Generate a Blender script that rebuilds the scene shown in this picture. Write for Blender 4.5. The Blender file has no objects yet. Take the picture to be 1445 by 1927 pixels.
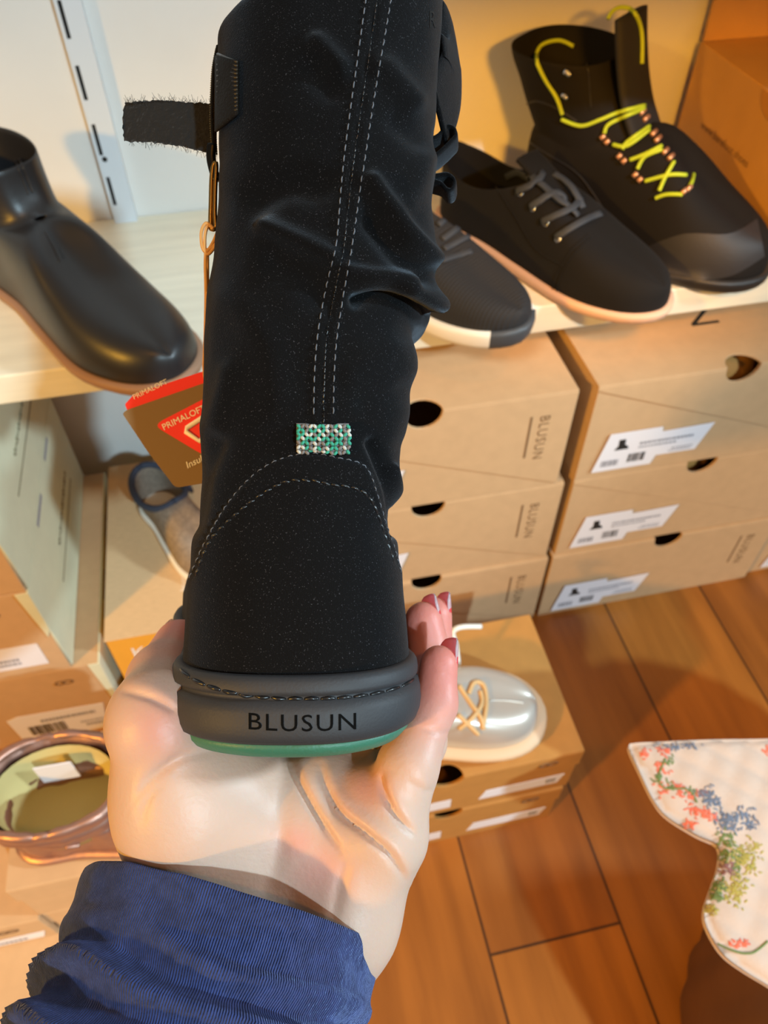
import bpy, bmesh, math, random
import numpy as np
from mathutils import Vector, Matrix, noise as mnoise
from mathutils.bvhtree import BVHTree
random.seed(7); rng = np.random.default_rng(7)
S = bpy.context.scene; COL = S.collection
# ------------------------------------------------------------------ camera
FPX, PW, PH = 1447.0, 1445.0, 1927.0
PITCH, YAW = math.radians(49.0), math.radians(12.2)
CAM = np.array([0.0, 0.0, 1.0])
Fw = np.array([math.sin(YAW)*math.cos(PITCH), math.cos(YAW)*math.cos(PITCH), -math.sin(PITCH)])
Rt = np.array([math.cos(YAW), -math.sin(YAW), 0.0])
Up = np.cross(Rt, Fw)
cd = bpy.data.cameras.new('camera'); cam = bpy.data.objects.new('camera', cd); COL.objects.link(cam)
cd.sensor_fit = 'VERTICAL'; cd.sensor_height = 36.0; cd.lens = FPX/PH*36.0
cd.clip_start = 0.01; cd.clip_end = 50
cam.matrix_world = Matrix(((Rt[0], Up[0], -Fw[0], CAM[0]), (Rt[1], Up[1], -Fw[1], CAM[1]), (Rt[2], Up[2], -Fw[2], CAM[2]), (0, 0, 0, 1)))
cd.dof.use_dof = True; cd.dof.focus_distance = 0.212; cd.dof.aperture_fstop = 21.0
S.camera = cam
# ------------------------------------------------------------------ light
S.view_settings.view_transform = 'Standard'; S.view_settings.look = 'None'
S.view_settings.gamma = 1.0; S.view_settings.use_curve_mapping = False
S.view_settings.exposure = 0.0
wd = bpy.data.worlds.new('shop_air'); S.world = wd; wd.use_nodes = True
bgn = wd.node_tree.nodes['Background']; bgn.inputs[0].default_value = (1.0, 0.90, 0.76, 1); bgn.inputs[1].default_value = 0.29

def aim(o, target):
    d = Vector(target) - o.location
    o.rotation_euler = d.to_track_quat('-Z', 'Y').to_euler()
def spot(name, loc, target, energy, color, angle, blend, size):
    l = bpy.data.lights.new(name, 'SPOT'); l.energy = energy; l.color = color
    l.spot_size = math.radians(angle); l.spot_blend = blend; l.shadow_soft_size = size
    o = bpy.data.objects.new(name, l); COL.objects.link(o); o.location = loc; aim(o, target); return o
def area(name, loc, target, energy, color, sx, sy, spread=180):
    l = bpy.data.lights.new(name, 'AREA'); l.shape = 'RECTANGLE'; l.size = sx; l.size_y = sy
    l.energy = energy; l.color = color; l.spread = math.radians(spread)
    o = bpy.data.objects.new(name, l); COL.objects.link(o); o.location = loc; aim(o, target); return o
# cool daylight from the shop windows (behind the photographer and to the right)
spot('window_daylight', (1.05, -2.40, 2.70), (0.10, 0.50, 0.55), 400, (0.60, 0.86, 1.0), 45, 0.4, 0.06)
spot('side_window', (1.50, -0.10, 1.35), (0.0, 0.10, 0.75), 92, (0.68, 0.88, 1.0), 60, 0.3, 0.08)
# warm lamps
spot('warm_low_lamp', (-2.00, -1.00, 1.70), (-0.46, 0.10, 0.14), 255, (1.0, 0.50, 0.055), 48, 0.5, 0.08)
spot('warm_track_lamp', (0.2, -0.9, 3.0), (0.40, 0.40, 0.2), 36, (1.0, 0.40, 0.03), 50, 0.6, 0.08)
spot('warm_wall_fill', (0.30, 0.16, 0.98), (0.42, 0.93, 0.67), 21, (1.0, 0.42, 0.025), 58, 0.5, 0.03)  # unseen fill spot, added to warm the wall behind the right-hand shoes

# ------------------------------------------------------------------ helpers
def ray(px, py): return Fw + Rt*(px-PW/2)/FPX - Up*(py-PH/2)/FPX
def at(px, py, d): return CAM + ray(px, py)*d
def onz(px, py, z): r = ray(px, py); return CAM + r*((z-CAM[2])/r[2])
def ony(px, py, y): r = ray(px, py); return CAM + r*(y/r[1])
def onx(px, py, x): r = ray(px, py); return CAM + r*(x/r[0])
def project(P):
    q = np.asarray(P)-CAM; d = q@Fw
    return PW/2+FPX*(q@Rt)/d, PH/2-FPX*(q@Up)/d, d
def loc3(u, v, w): return CAM + np.outer(np.atleast_1d(u), Rt) + np.outer(np.atleast_1d(v), Up) + np.outer(np.atleast_1d(w), Fw)

WM, GEO = {}, {}
def tag(o, label, cat, group=None):
    o['label'] = label; o['category'] = cat
    if group: o['group'] = group
    return o
def thing(name, label, cat, loc, rz=0.0, group=None):
    o = bpy.data.objects.new(name, None); COL.objects.link(o); o.empty_display_size = 0.02
    o.location = loc; o.rotation_euler = (0, 0, rz); tag(o, label, cat, group)
    WM[o] = Matrix.Translation(Vector(loc)) @ Matrix.Rotation(rz, 4, 'Z'); return o
def mk(name, V, F, m, parent=None, smooth=True, local=False, bevel=0, sub=0, solid=0, solid_off=-1, mats=None, fm=None):
    V = np.asarray(V, float)
    if parent is not None:
        M = WM[parent]
    else:
        M = Matrix.Translation(Vector((V[:, 0].mean(), V[:, 1].mean(), V[:, 2].min()))) if not local else Matrix()
    Mn = np.array(M)
    if local: L = V; Wv = V@Mn[:3, :3].T + Mn[:3, 3]
    else:
        Mi = np.array(M.inverted()); L = V@Mi[:3, :3].T + Mi[:3, 3]; Wv = V
    me = bpy.data.meshes.new(name); me.from_pydata([tuple(p) for p in L], [], [tuple(int(i) for i in f) for f in F]); me.update()
    if smooth: me.polygons.foreach_set('use_smooth', [True]*len(me.polygons))
    for mm in (mats or [m]): me.materials.append(mm)
    if fm is not None: me.polygons.foreach_set('material_index', [int(x) for x in fm])
    o = bpy.data.objects.new(name, me); COL.objects.link(o)
    if parent is not None: o.parent = parent; WM[o] = M
    else: o.location = M.to_translation(); WM[o] = M
    GEO[o] = (Wv, F)
    if solid:
        k = o.modifiers.new('thickness', 'SOLIDIFY'); k.thickness = solid; k.offset = solid_off
    if bevel:
        k = o.modifiers.new('bevel', 'BEVEL'); k.width = bevel; k.segments = 2; k.limit_method = 'ANGLE'
    if sub:
        k = o.modifiers.new('subdivision', 'SUBSURF'); k.levels = sub; k.render_levels = sub
    return o
def structure(o): o['kind'] = 'structure'; return o
class MB:
    def __init__(s): s.V = []; s.F = []; s.M = []
    def add(s, V, F, m=0):
        n = len(s.V); s.V += [tuple(p) for p in V]; s.F += [tuple(i+n for i in f) for f in F]; s.M += [m]*len(F)
    def box(s, lo, hi, m=0):
        x0, y0, z0 = lo; x1, y1, z1 = hi
        s.add([(x0,y0,z0),(x1,y0,z0),(x1,y1,z0),(x0,y1,z0),(x0,y0,z1),(x1,y0,z1),(x1,y1,z1),(x0,y1,z1)],
              [(0,3,2,1),(4,5,6,7),(0,1,5,4),(1,2,6,5),(2,3,7,6),(3,0,4,7)], m)
    def prism(s, P, off, m=0):          # polygon P (list of 3D points) extruded by off
        n = len(P); P = np.asarray(P); Q = P+np.asarray(off)
        s.add(list(P)+list(Q), [tuple(range(n))[::-1], tuple(range(n, 2*n))]+[(i, (i+1) % n, n+(i+1) % n, n+i) for i in range(n)], m)
    def tube(s, P, r, n=8, m=0, cap=True, flat=None, nrm=None):   # flat=(half width, half thickness), nrm = normal dirs for ribbons
        P = np.asarray(P, float); k = len(P); r = np.broadcast_to(r, (k,))
        T = np.gradient(P, axis=0); T /= np.linalg.norm(T, axis=1)[:, None]+1e-12
        V = []; up = np.array([0.31, 0.2, 0.93])
        if abs(T[0]@up) > .9: up = np.array([1., 0, 0])
        a = up-T[0]*(up@T[0]); a /= np.linalg.norm(a)
        for i in range(k):
            if nrm is not None: a = np.asarray(nrm[i], float)
            a = a-T[i]*(a@T[i]); a /= np.linalg.norm(a)+1e-12; b = np.cross(T[i], a)
            for j in range(n):
                t = 2*math.pi*j/n
                if flat:
                    c, q = math.cos(t), math.sin(t)
                    V.append(P[i]+a*flat[1]*np.sign(c)*abs(c)**.6+b*flat[0]*np.sign(q)*abs(q)**.6)
                else: V.append(P[i]+r[i]*(a*math.cos(t)+b*math.sin(t)))
        Fs = [(i*n+j, i*n+(j+1) % n, (i+1)*n+(j+1) % n, (i+1)*n+j) for i in range(k-1) for j in range(n)]
        if cap: Fs += [tuple(range(n))[::-1], tuple((k-1)*n+j for j in range(n))]
        s.add(V, Fs, m)
    def ball(s, c, r, m=0, nu=8, nv=6, ax=None):
        ax = np.eye(3) if ax is None else np.asarray(ax); r = np.broadcast_to(r, (3,)); V = []; Fs = []
        for i in range(nv+1):
            f = math.pi*i/nv
            for j in range(nu):
                t = 2*math.pi*j/nu
                V.append(np.asarray(c)+ax[0]*r[0]*math.sin(f)*math.cos(t)+ax[1]*r[1]*math.sin(f)*math.sin(t)+ax[2]*r[2]*math.cos(f))
        for i in range(nv):
            for j in range(nu): Fs.append((i*nu+j, i*nu+(j+1) % nu, (i+1)*nu+(j+1) % nu, (i+1)*nu+j))
        s.add(V, Fs, m)
    def build(s, name, m, parent=None, **k):
        if isinstance(m, (list, tuple)): return mk(name, s.V, s.F, m[0], parent, mats=m, fm=s.M, **k)
        return mk(name, s.V, s.F, m, parent, **k)
def catmull(P, n=8, closed=False):
    P = np.asarray(P, float); k = len(P); out = []
    for i in range(k if closed else k-1):
        g = lambda j: P[j % k] if closed else P[min(max(j, 0), k-1)]
        a, b, c, d = g(i-1), g(i), g(i+1), g(i+2)
        for t in np.linspace(0, 1, n, endpoint=False):
            out.append(.5*((2*b)+(-a+c)*t+(2*a-5*b+4*c-d)*t*t+(-a+3*b-3*c+d)*t**3))
    if not closed: out.append(P[-1])
    return np.array(out)
def resample(P, n):
    P = np.asarray(P, float); s = np.r_[0, np.cumsum(np.linalg.norm(np.diff(P, axis=0), axis=1))]
    t = np.linspace(0, s[-1], n); return np.stack([np.interp(t, s, P[:, i]) for i in range(P.shape[1])], 1)
def tree(*objs):
    V = []; F = []
    for o in objs:
        n = len(V); V += [Vector(p) for p in GEO[o][0]]; F += [tuple(i+n for i in f) for f in GEO[o][1]]
    return BVHTree.FromPolygons(V, F)
def hit(T, px, py, off=0.0):
    r = ray(px, py); h = T.ray_cast(Vector(CAM), Vector(r).normalized())
    if h[0] is None: return None, None
    n = np.array(h[1]); n = -n if n@r > 0 else n
    return np.array(h[0])+n*off, n
def path_on(T, P, off=0.0, n=8, dflt=None):
    out = []; nr = []
    for q in catmull(P, n):
        p, nn = hit(T, q[0], q[1], off)
        if p is not None: out.append(p); nr.append(nn)
    return np.array(out), np.array(nr)
def path_near(T, P, off=0.0, n=8, dd=None):
    """like path_on, but points that miss the surface take the depth of the nearest hit"""
    C = catmull(P, n); D = []; N_ = []
    for q in C:
        p, nn = hit(T, q[0], q[1], off); D.append(np.nan if p is None else (p-CAM)@Fw); N_.append(nn if nn is not None else -Fw)
    D = np.array(D); ok = ~np.isnan(D); ii = np.arange(len(D))
    D = np.interp(ii, ii[ok], D[ok]) if ok.any() else np.full(len(D), dd or .9)
    # smooth the depth so a lace bridges gaps instead of diving into them
    k = np.ones(5)/5; Dp = np.minimum(D, np.convolve(np.pad(D, 2, 'edge'), k, 'valid'))
    return np.array([at(q[0], q[1], d) for q, d in zip(C, Dp)]), np.array(N_)
def segdist(px, py, P):
    d = np.full(np.shape(px), 1e9)
    for a, b in zip(P[:-1], P[1:]):
        ab = (b[0]-a[0], b[1]-a[1]); t = np.clip(((px-a[0])*ab[0]+(py-a[1])*ab[1])/(ab[0]**2+ab[1]**2+1e-9), 0, 1)
        d = np.minimum(d, np.hypot(px-a[0]-t*ab[0], py-a[1]-t*ab[1]))
    return d
def inpoly(px, py, P):
    c = np.zeros(np.shape(px), bool); n = len(P)
    for i in range(n):
        (x0, y0), (x1, y1) = P[i], P[i-1]
        k = ((y0 > py) != (y1 > py)) & (px < (x1-x0)*(py-y0)/(y1-y0+1e-12)+x0); c ^= k
    return c
def text2d(body, size, align='LEFT', spacing=1.0, shear=0.0):
    c = bpy.data.curves.new('t', 'FONT'); c.body = body; c.size = size; c.align_x = align; c.space_character = spacing; c.shear = shear; c.resolution_u = 3
    o = bpy.data.objects.new('t', c); COL.objects.link(o); dg = bpy.context.evaluated_depsgraph_get()
    me = o.evaluated_get(dg).to_mesh(); V = np.array([v.co[:] for v in me.vertices]).reshape(-1, 3); F = [tuple(p.vertices) for p in me.polygons]
    o.evaluated_get(dg).to_mesh_clear(); bpy.data.objects.remove(o); bpy.data.curves.remove(c); return V, F
def text_on(mb, body, size, org, ex, ey, align='LEFT', spacing=1.0, m=0, shear=0.0):
    V, F = text2d(body, size, align, spacing, shear)
    mb.add(np.asarray(org)+np.outer(V[:, 0], ex)+np.outer(V[:, 1], ey), F, m)

# ------------------------------------------------------------------ materials
def srgb(r, g, b): return tuple(((c/255)/12.92 if c/255 <= .04045 else ((c/255+.055)/1.055)**2.4) for c in (r, g, b))
def mat(name, col, rough=.6, var=.0, vscale=20, bump=0.0, bscale=200, metal=0.0, sheen=0.0, sss=0.0, spec=.5, stretch=(1, 1, 1), coat=0.0, col2=None, sheen_col=(1,1,1), detail=4):
    m = bpy.data.materials.new(name); m.use_nodes = True; N = m.node_tree.nodes; Lk = m.node_tree.links; b = N['Principled BSDF']
    b.inputs['Base Color'].default_value = (*col, 1); b.inputs['Roughness'].default_value = rough; b.inputs['Metallic'].default_value = metal
    b.inputs['Specular IOR Level'].default_value = spec
    if sheen: b.inputs['Sheen Weight'].default_value = sheen; b.inputs['Sheen Roughness'].default_value = .4; b.inputs['Sheen Tint'].default_value = (*sheen_col, 1)
    if coat: b.inputs['Coat Weight'].default_value = coat; b.inputs['Coat Roughness'].default_value = .15
    if sss: b.inputs['Subsurface Weight'].default_value = sss; b.inputs['Subsurface Radius'].default_value = (1.0, .32, .16); b.inputs['Subsurface Scale'].default_value = .0035
    tc = N.new('ShaderNodeTexCoord'); mp = N.new('ShaderNodeMapping'); mp.inputs['Scale'].default_value = stretch
    Lk.new(tc.outputs['Object'], mp.inputs['Vector'])
    if var or col2:
        n = N.new('ShaderNodeTexNoise'); n.inputs['Scale'].default_value = vscale; n.inputs['Detail'].default_value = detail; Lk.new(mp.outputs[0], n.inputs['Vector'])
        r = N.new('ShaderNodeValToRGB'); c2 = col2 or tuple(c*(1-var) for c in col)
        r.color_ramp.elements[0].position = .35; r.color_ramp.elements[1].position = .68
        r.color_ramp.elements[0].color = (*c2, 1); r.color_ramp.elements[1].color = (*col, 1)
        Lk.new(n.outputs['Fac'], r.inputs['Fac']); Lk.new(r.outputs['Color'], b.inputs['Base Color'])
    if bump:
        n2 = N.new('ShaderNodeTexNoise'); n2.inputs['Scale'].default_value = bscale; n2.inputs['Detail'].default_value = 3; Lk.new(mp.outputs[0], n2.inputs['Vector'])
        bp = N.new('ShaderNodeBump'); bp.inputs['Strength'].default_value = bump; bp.inputs['Distance'].default_value = .001
        Lk.new(n2.outputs['Fac'], bp.inputs['Height']); Lk.new(bp.outputs['Normal'], b.inputs['Normal'])
    return m
def wave_bump(m, scale, strength, dist=.0006, axis='X', coord='UV', distort=0.0):
    N = m.node_tree.nodes; Lk = m.node_tree.links; b = N['Principled BSDF']; tc = N.new('ShaderNodeTexCoord')
    w = N.new('ShaderNodeTexWave'); w.bands_direction = axis; w.inputs['Scale'].default_value = scale; w.inputs['Distortion'].default_value = distort
    Lk.new(tc.outputs[coord], w.inputs['Vector']); bp = N.new('ShaderNodeBump'); bp.inputs['Strength'].default_value = strength; bp.inputs['Distance'].default_value = dist
    Lk.new(w.outputs['Fac'], bp.inputs['Height'])
    old = b.inputs['Normal'].links
    if old: Lk.new(old[0].from_socket, bp.inputs['Normal'])
    Lk.new(bp.outputs['Normal'], b.inputs['Normal']); return w
M = {}
M['wall'] = mat('plaster_paint', (.80, .79, .76), .9, .06, 6, .25, 60)
M['pine'] = mat('pine_wood', srgb(240, 234, 212), .45, .10, 9, .05, 80, stretch=(1, 9, 9))
M['kraft'] = mat('kraft_board', srgb(205, 168, 126), .75, .06, 60, .06, 300)
M['kraft_dark'] = mat('brown_kraft_board', srgb(190, 134, 66), .75, .08, 50, .06, 300)
M['big_kraft'] = mat('orange_kraft_board', srgb(200, 150, 85), .75, .06, 30, .05, 200)
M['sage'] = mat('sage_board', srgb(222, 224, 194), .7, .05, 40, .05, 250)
M['ochre'] = mat('ochre_board', srgb(240, 172, 62), .55, .05, 40)
M['corr'] = mat('corrugated_kraft', srgb(220, 186, 142), .8, .12, 90, .05, 200, stretch=(1, 8, 1))
M['white_label'] = mat('white_label_paper', srgb(236, 234, 240), .5)
M['print_black'] = mat('black_print', (.02, .02, .02), .6)
M['print_grey'] = mat('grey_print', (.32, .32, .36), .6)
M['print_brown'] = mat('brown_print', srgb(120, 88, 56), .7)
M['print_sage'] = mat('olive_print', srgb(150, 145, 118), .7)
M['white_ink'] = mat('white_ink', (.86, .84, .8), .6)
M['steel'] = mat('white_coated_steel', (.72, .78, .84), .35, spec=.6)
M['recess_shade'] = mat('painted_recess_shade', (.02, .018, .015), .8)
M['suede'] = mat('black_suede', (.0045, .0044, .0047), .95, bump=.35, bscale=2600, sheen=.14, spec=.08, sheen_col=(.8, .88, 1.0))
def lint(m, scale, lo, hi, col):
    N = m.node_tree.nodes; L = m.node_tree.links; b = N['Principled BSDF']; tc = N.new('ShaderNodeTexCoord'); n = N.new('ShaderNodeTexNoise'); n.inputs['Scale'].default_value = scale; n.inputs['Detail'].default_value = 1
    L.new(tc.outputs['Object'], n.inputs['Vector']); r = N.new('ShaderNodeValToRGB'); r.color_ramp.elements[0].position = lo; r.color_ramp.elements[1].position = hi
    r.color_ramp.elements[0].color = b.inputs['Base Color'].default_value[:]; r.color_ramp.elements[1].color = (*col, 1); L.new(n.outputs['Fac'], r.inputs[0]); L.new(r.outputs[0], b.inputs['Base Color'])
lint(M['suede'], 2400, .66, .76, (.045, .045, .05))
M['thread'] = mat('grey_thread', (.10, .105, .12), .6)
M['thread_dark'] = mat('black_thread', (.012, .012, .013), .28)
M['rubber'] = mat('charcoal_rubber', (.026, .027, .031), .62, bump=.1, bscale=1200, spec=.5)
M['green_rubber'] = mat('green_rubber', (.035, .15, .095), .5, bump=.2, bscale=700)
M['letter'] = mat('engraving_shade', (.003, .003, .003), .8, spec=.05)
M['loop_green'] = mat('green_yarn', (.03, .30, .20), .7); M['loop_grey'] = mat('grey_yarn', (.17, .15, .14), .7); M['loop_white'] = mat('pale_yarn', (.50, .50, .45), .7)
M['brass'] = mat('dark_brass', (.35, .22, .07), .28, metal=1.0)
M['black_metal'] = mat('black_metal', (.03, .028, .025), .3, metal=1.0)
M['cord'] = mat('tan_cord', srgb(214, 160, 92), .7)
M['tag_olive'] = mat('olive_card', srgb(118, 92, 56), .6)
M['tag_red'] = mat('red_card', (.80, .018, .012), .5)
M['velcro'] = mat('black_velcro', (.005, .0045, .004), .7, bump=.5, bscale=1500, spec=.2)
M['velcro_hook'] = mat('brown_black_hook', (.02, .014, .008), .35)
M['loop_pile'] = mat('black_loop_pile', (.010, .009, .008), .95, bump=1.0, bscale=600, sheen=.2)
M['skin'] = mat('skin', srgb(198, 168, 150), .45, bump=.12, bscale=700, sss=.3, spec=.4)
def translucent(m, k=.5):
    N = m.node_tree.nodes; L = m.node_tree.links; b = N['Principled BSDF']; o = N['Material Output']; t = N.new('ShaderNodeBsdfTranslucent'); t.inputs[0].default_value = b.inputs['Base Color'].default_value
    x = N.new('ShaderNodeMixShader'); x.inputs[0].default_value = k; L.new(b.outputs[0], x.inputs[1]); L.new(t.outputs[0], x.inputs[2]); L.new(x.outputs[0], o.inputs[0]); return m
_m = M['skin']; _N = _m.node_tree.nodes; _L = _m.node_tree.links; _b = _N['Principled BSDF']
_a = _N.new('ShaderNodeAttribute'); _a.attribute_name = 'tone'; _x = _N.new('ShaderNodeMix'); _x.data_type = 'RGBA'
_x.inputs[6].default_value = _b.inputs['Base Color'].default_value[:]; _x.inputs[7].default_value = (*srgb(214, 128, 116), 1); _L.new(_a.outputs['Fac'], _x.inputs[0]); _L.new(_x.outputs[2], _b.inputs['Base Color'])
M['nail'] = translucent(mat('pink_nail', srgb(255, 138, 140), .22, coat=.4), .75)
M['nail_white'] = translucent(mat('white_nail_tip', srgb(238, 228, 232), .25, coat=.4), .6)
M['gold'] = mat('gold', (.85, .55, .2), .2, metal=1.0)
M['navy'] = mat('navy_jersey', (.040, .062, .20), .95, .35, 260, .5, 700, sheen=.35, sheen_col=(.5, .6, 1.0), spec=.2)
M['leather'] = mat('black_leather', (.014, .014, .016), .38, bump=.08, bscale=350, spec=.5)
M['gore'] = mat('black_elastic', (.010, .010, .012), .7, bump=.1)
M['tan_sole'] = mat('brown_rubber', srgb(150, 116, 92), .6)
M['knit'] = mat('black_mesh_knit', (.009, .009, .0105), .8, bump=.2, bscale=500)
M['white_foam'] = mat('white_foam', srgb(236, 232, 222), .5)
M['grey_toe'] = mat('grey_toe_rubber', (.05, .055, .062), .5)
M['nubuck'] = mat('black_nubuck', (.0055, .0053, .0056), .85, bump=.15, bscale=700, sheen=.03, spec=.2)
M['pinkish_sole'] = mat('beige_gum_sole', srgb(206, 168, 142), .6)
M['flat_lace'] = mat('charcoal_lace', (.024, .029, .038), .7, bump=.3, bscale=900)
M['hike'] = mat('black_hiking_nubuck', (.007, .006, .0056), .85, bump=.15, bscale=700, spec=.25)
M['hike_rubber'] = mat('black_outsole', (.014, .013, .013), .5)
M['toe_cap'] = mat('grey_black_toe_rubber', (.017, .0165, .019), .6, bump=.2, bscale=250)
M['tongue'] = mat('black_padded_textile', (.011, .010, .010), .8, bump=.2, bscale=300)
M['lining'] = mat('black_lining', (.008, .007, .007), .9)
M['lime'] = mat('lime_lace', srgb(176, 198, 40), .6, bump=.3, bscale=900)
M['copper'] = mat('copper_hook', srgb(214, 160, 124), .35, metal=.6)
M['chrome'] = mat('steel_eyelet', (.55, .55, .58), .2, metal=1.0)
M['rose_metal'] = mat('rose_metallic_leather', srgb(182, 140, 124), .42, .1, 30, .25, 90, metal=.8)
M['cream_lining'] = mat('cream_lining', srgb(206, 190, 130), .9)
M['white_leather'] = mat('pearl_leather', srgb(200, 193, 184), .32, metal=.4, bump=.05, bscale=200)
M['beige_lace'] = mat('beige_lace', srgb(212, 172, 120), .7)
M['cream_rubber'] = mat('cream_rubber', srgb(214, 182, 148), .55)
M['blue_fabric'] = mat('dark_blue_fabric', (.035, .045, .075), .8, bump=.3, bscale=300)
M['grey_fabric'] = mat('grey_marl_fabric', srgb(150, 134, 118), .9, .3, 200, .4, 400)
M['brown_hide'] = mat('brown_leather', srgb(96, 60, 38), .5, .2, 12, .25, 60)
# floor: oak boards running away from the camera
def floor_mat():
    m = bpy.data.materials.new('oak_boards'); m.use_nodes = True; N = m.node_tree.nodes; L = m.node_tree.links; b = N['Principled BSDF']
    tc = N.new('ShaderNodeTexCoord'); mp = N.new('ShaderNodeMapping'); mp.inputs['Rotation'].default_value = (0, 0, math.pi/2); L.new(tc.outputs['Object'], mp.inputs[0])
    br = N.new('ShaderNodeTexBrick'); br.inputs['Scale'].default_value = 1; br.inputs['Brick Width'].default_value = 1.4; br.inputs['Row Height'].default_value = .16
    br.inputs['Mortar Size'].default_value = .0016; br.inputs['Color1'].default_value = (*srgb(186, 118, 46), 1); br.inputs['Color2'].default_value = (*srgb(162, 98, 38), 1); br.inputs['Mortar'].default_value = (*srgb(80, 48, 24), 1)
    L.new(mp.outputs[0], br.inputs['Vector'])
    m2 = N.new('ShaderNodeMapping'); m2.inputs['Scale'].default_value = (14, 1.4, 1); L.new(tc.outputs['Object'], m2.inputs[0])
    n = N.new('ShaderNodeTexNoise'); n.inputs['Scale'].default_value = 2.5; n.inputs['Detail'].default_value = 6; L.new(m2.outputs[0], n.inputs['Vector'])
    r = N.new('ShaderNodeValToRGB'); r.color_ramp.elements[0].position = .3; r.color_ramp.elements[0].color = (.55, .5, .45, 1); r.color_ramp.elements[1].position = .65; r.color_ramp.elements[1].color = (1, 1, 1, 1)
    L.new(n.outputs['Fac'], r.inputs[0]); x = N.new('ShaderNodeMix'); x.data_type = 'RGBA'; x.blend_type = 'MULTIPLY'; x.inputs[0].default_value = .8
    L.new(br.outputs['Color'], x.inputs[6]); L.new(r.outputs[0], x.inputs[7]); L.new(x.outputs[2], b.inputs['Base Color']); b.inputs['Roughness'].default_value = .42
    return m
M['floor'] = floor_mat()

# ------------------------------------------------------------------ the room
YW, YF, ZS, TS = 0.93, 0.645, 0.53, 0.034      # wall, shelf front, shelf top, shelf thickness
mb = MB(); mb.box((-3.5, YW, 0), (3.5, YW+.1, 2.8)); structure(mb.build('wall_back', M['wall'], smooth=False))
mb = MB(); mb.box((-3.5, -3.5, -.1), (3.5, YW+.1, 0)); structure(mb.build('floor', M['floor'], smooth=False))
mb = MB(); mb.box((-1.4, YF, ZS-TS), (1.5, YW-.001, ZS)); o = mb.build('wall_shelf', M['pine'], smooth=False, bevel=.002)
tag(o, 'long pale pine shelf board fixed along the white wall with footwear on it', 'shelf')
mb = MB(); mb.box((.17, .44, .885), (1.5, YW-.001, .915)); o = mb.build('wall_shelf', M['pine'], smooth=False, bevel=.002)  # out-of-view board added to block daylight from the right wall
tag(o, 'unseen upper pine board, added above the carton to keep daylight off the right wall', 'shelf')
# slotted shelf standard
t = thing('shelf_standard', 'white slotted steel shelf upright screwed to the wall behind the shelf', 'shelf bracket', (-.118, YW, ZS))
mb = MB(); xs = (-.133, -.1305, -.1225, -.103-.012, -.101-.006, -.1045)
x0, x1, y0 = -.132, -.106, YW-.012
mb.box((x0, y0, ZS), (x0+.002, YW-.0005, 1.25)); mb.box((x1-.002, y0, ZS), (x1, YW-.0005, 1.25))
sl, sr = -.1285, -.1245
mb.box((x0, y0-.0015, ZS), (sl, y0, 1.25)); mb.box((sr, y0-.0015, ZS), (x1, y0, 1.25))
zs = []; z = ZS
step = .0585; zc = 0.569
mb2 = MB(); prev = ZS
k = 0
while zc < 1.22:
    mb.box((sl, y0-.0015, prev), (sr, y0, zc-.017)); prev = zc+.017
    zc += step
mb.box((sl, y0-.0015, prev), (sr, y0, 1.25)); mb.build('channel', M['steel'], t, smooth=False)
mb = MB(); mb.box((sl-.001, y0+.004, ZS+.002), (sr+.001, y0+.005, 1.24)); mb.build('slot_shade', M['recess_shade'], t, smooth=False)  # dark strip painted in for the shade inside the slots
c = ony(197, 300, y0-.0015)
mb = MB(); mb.ball(c, (.003, .0015, .003)); mb.build('screw', M['black_metal'], t)

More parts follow.
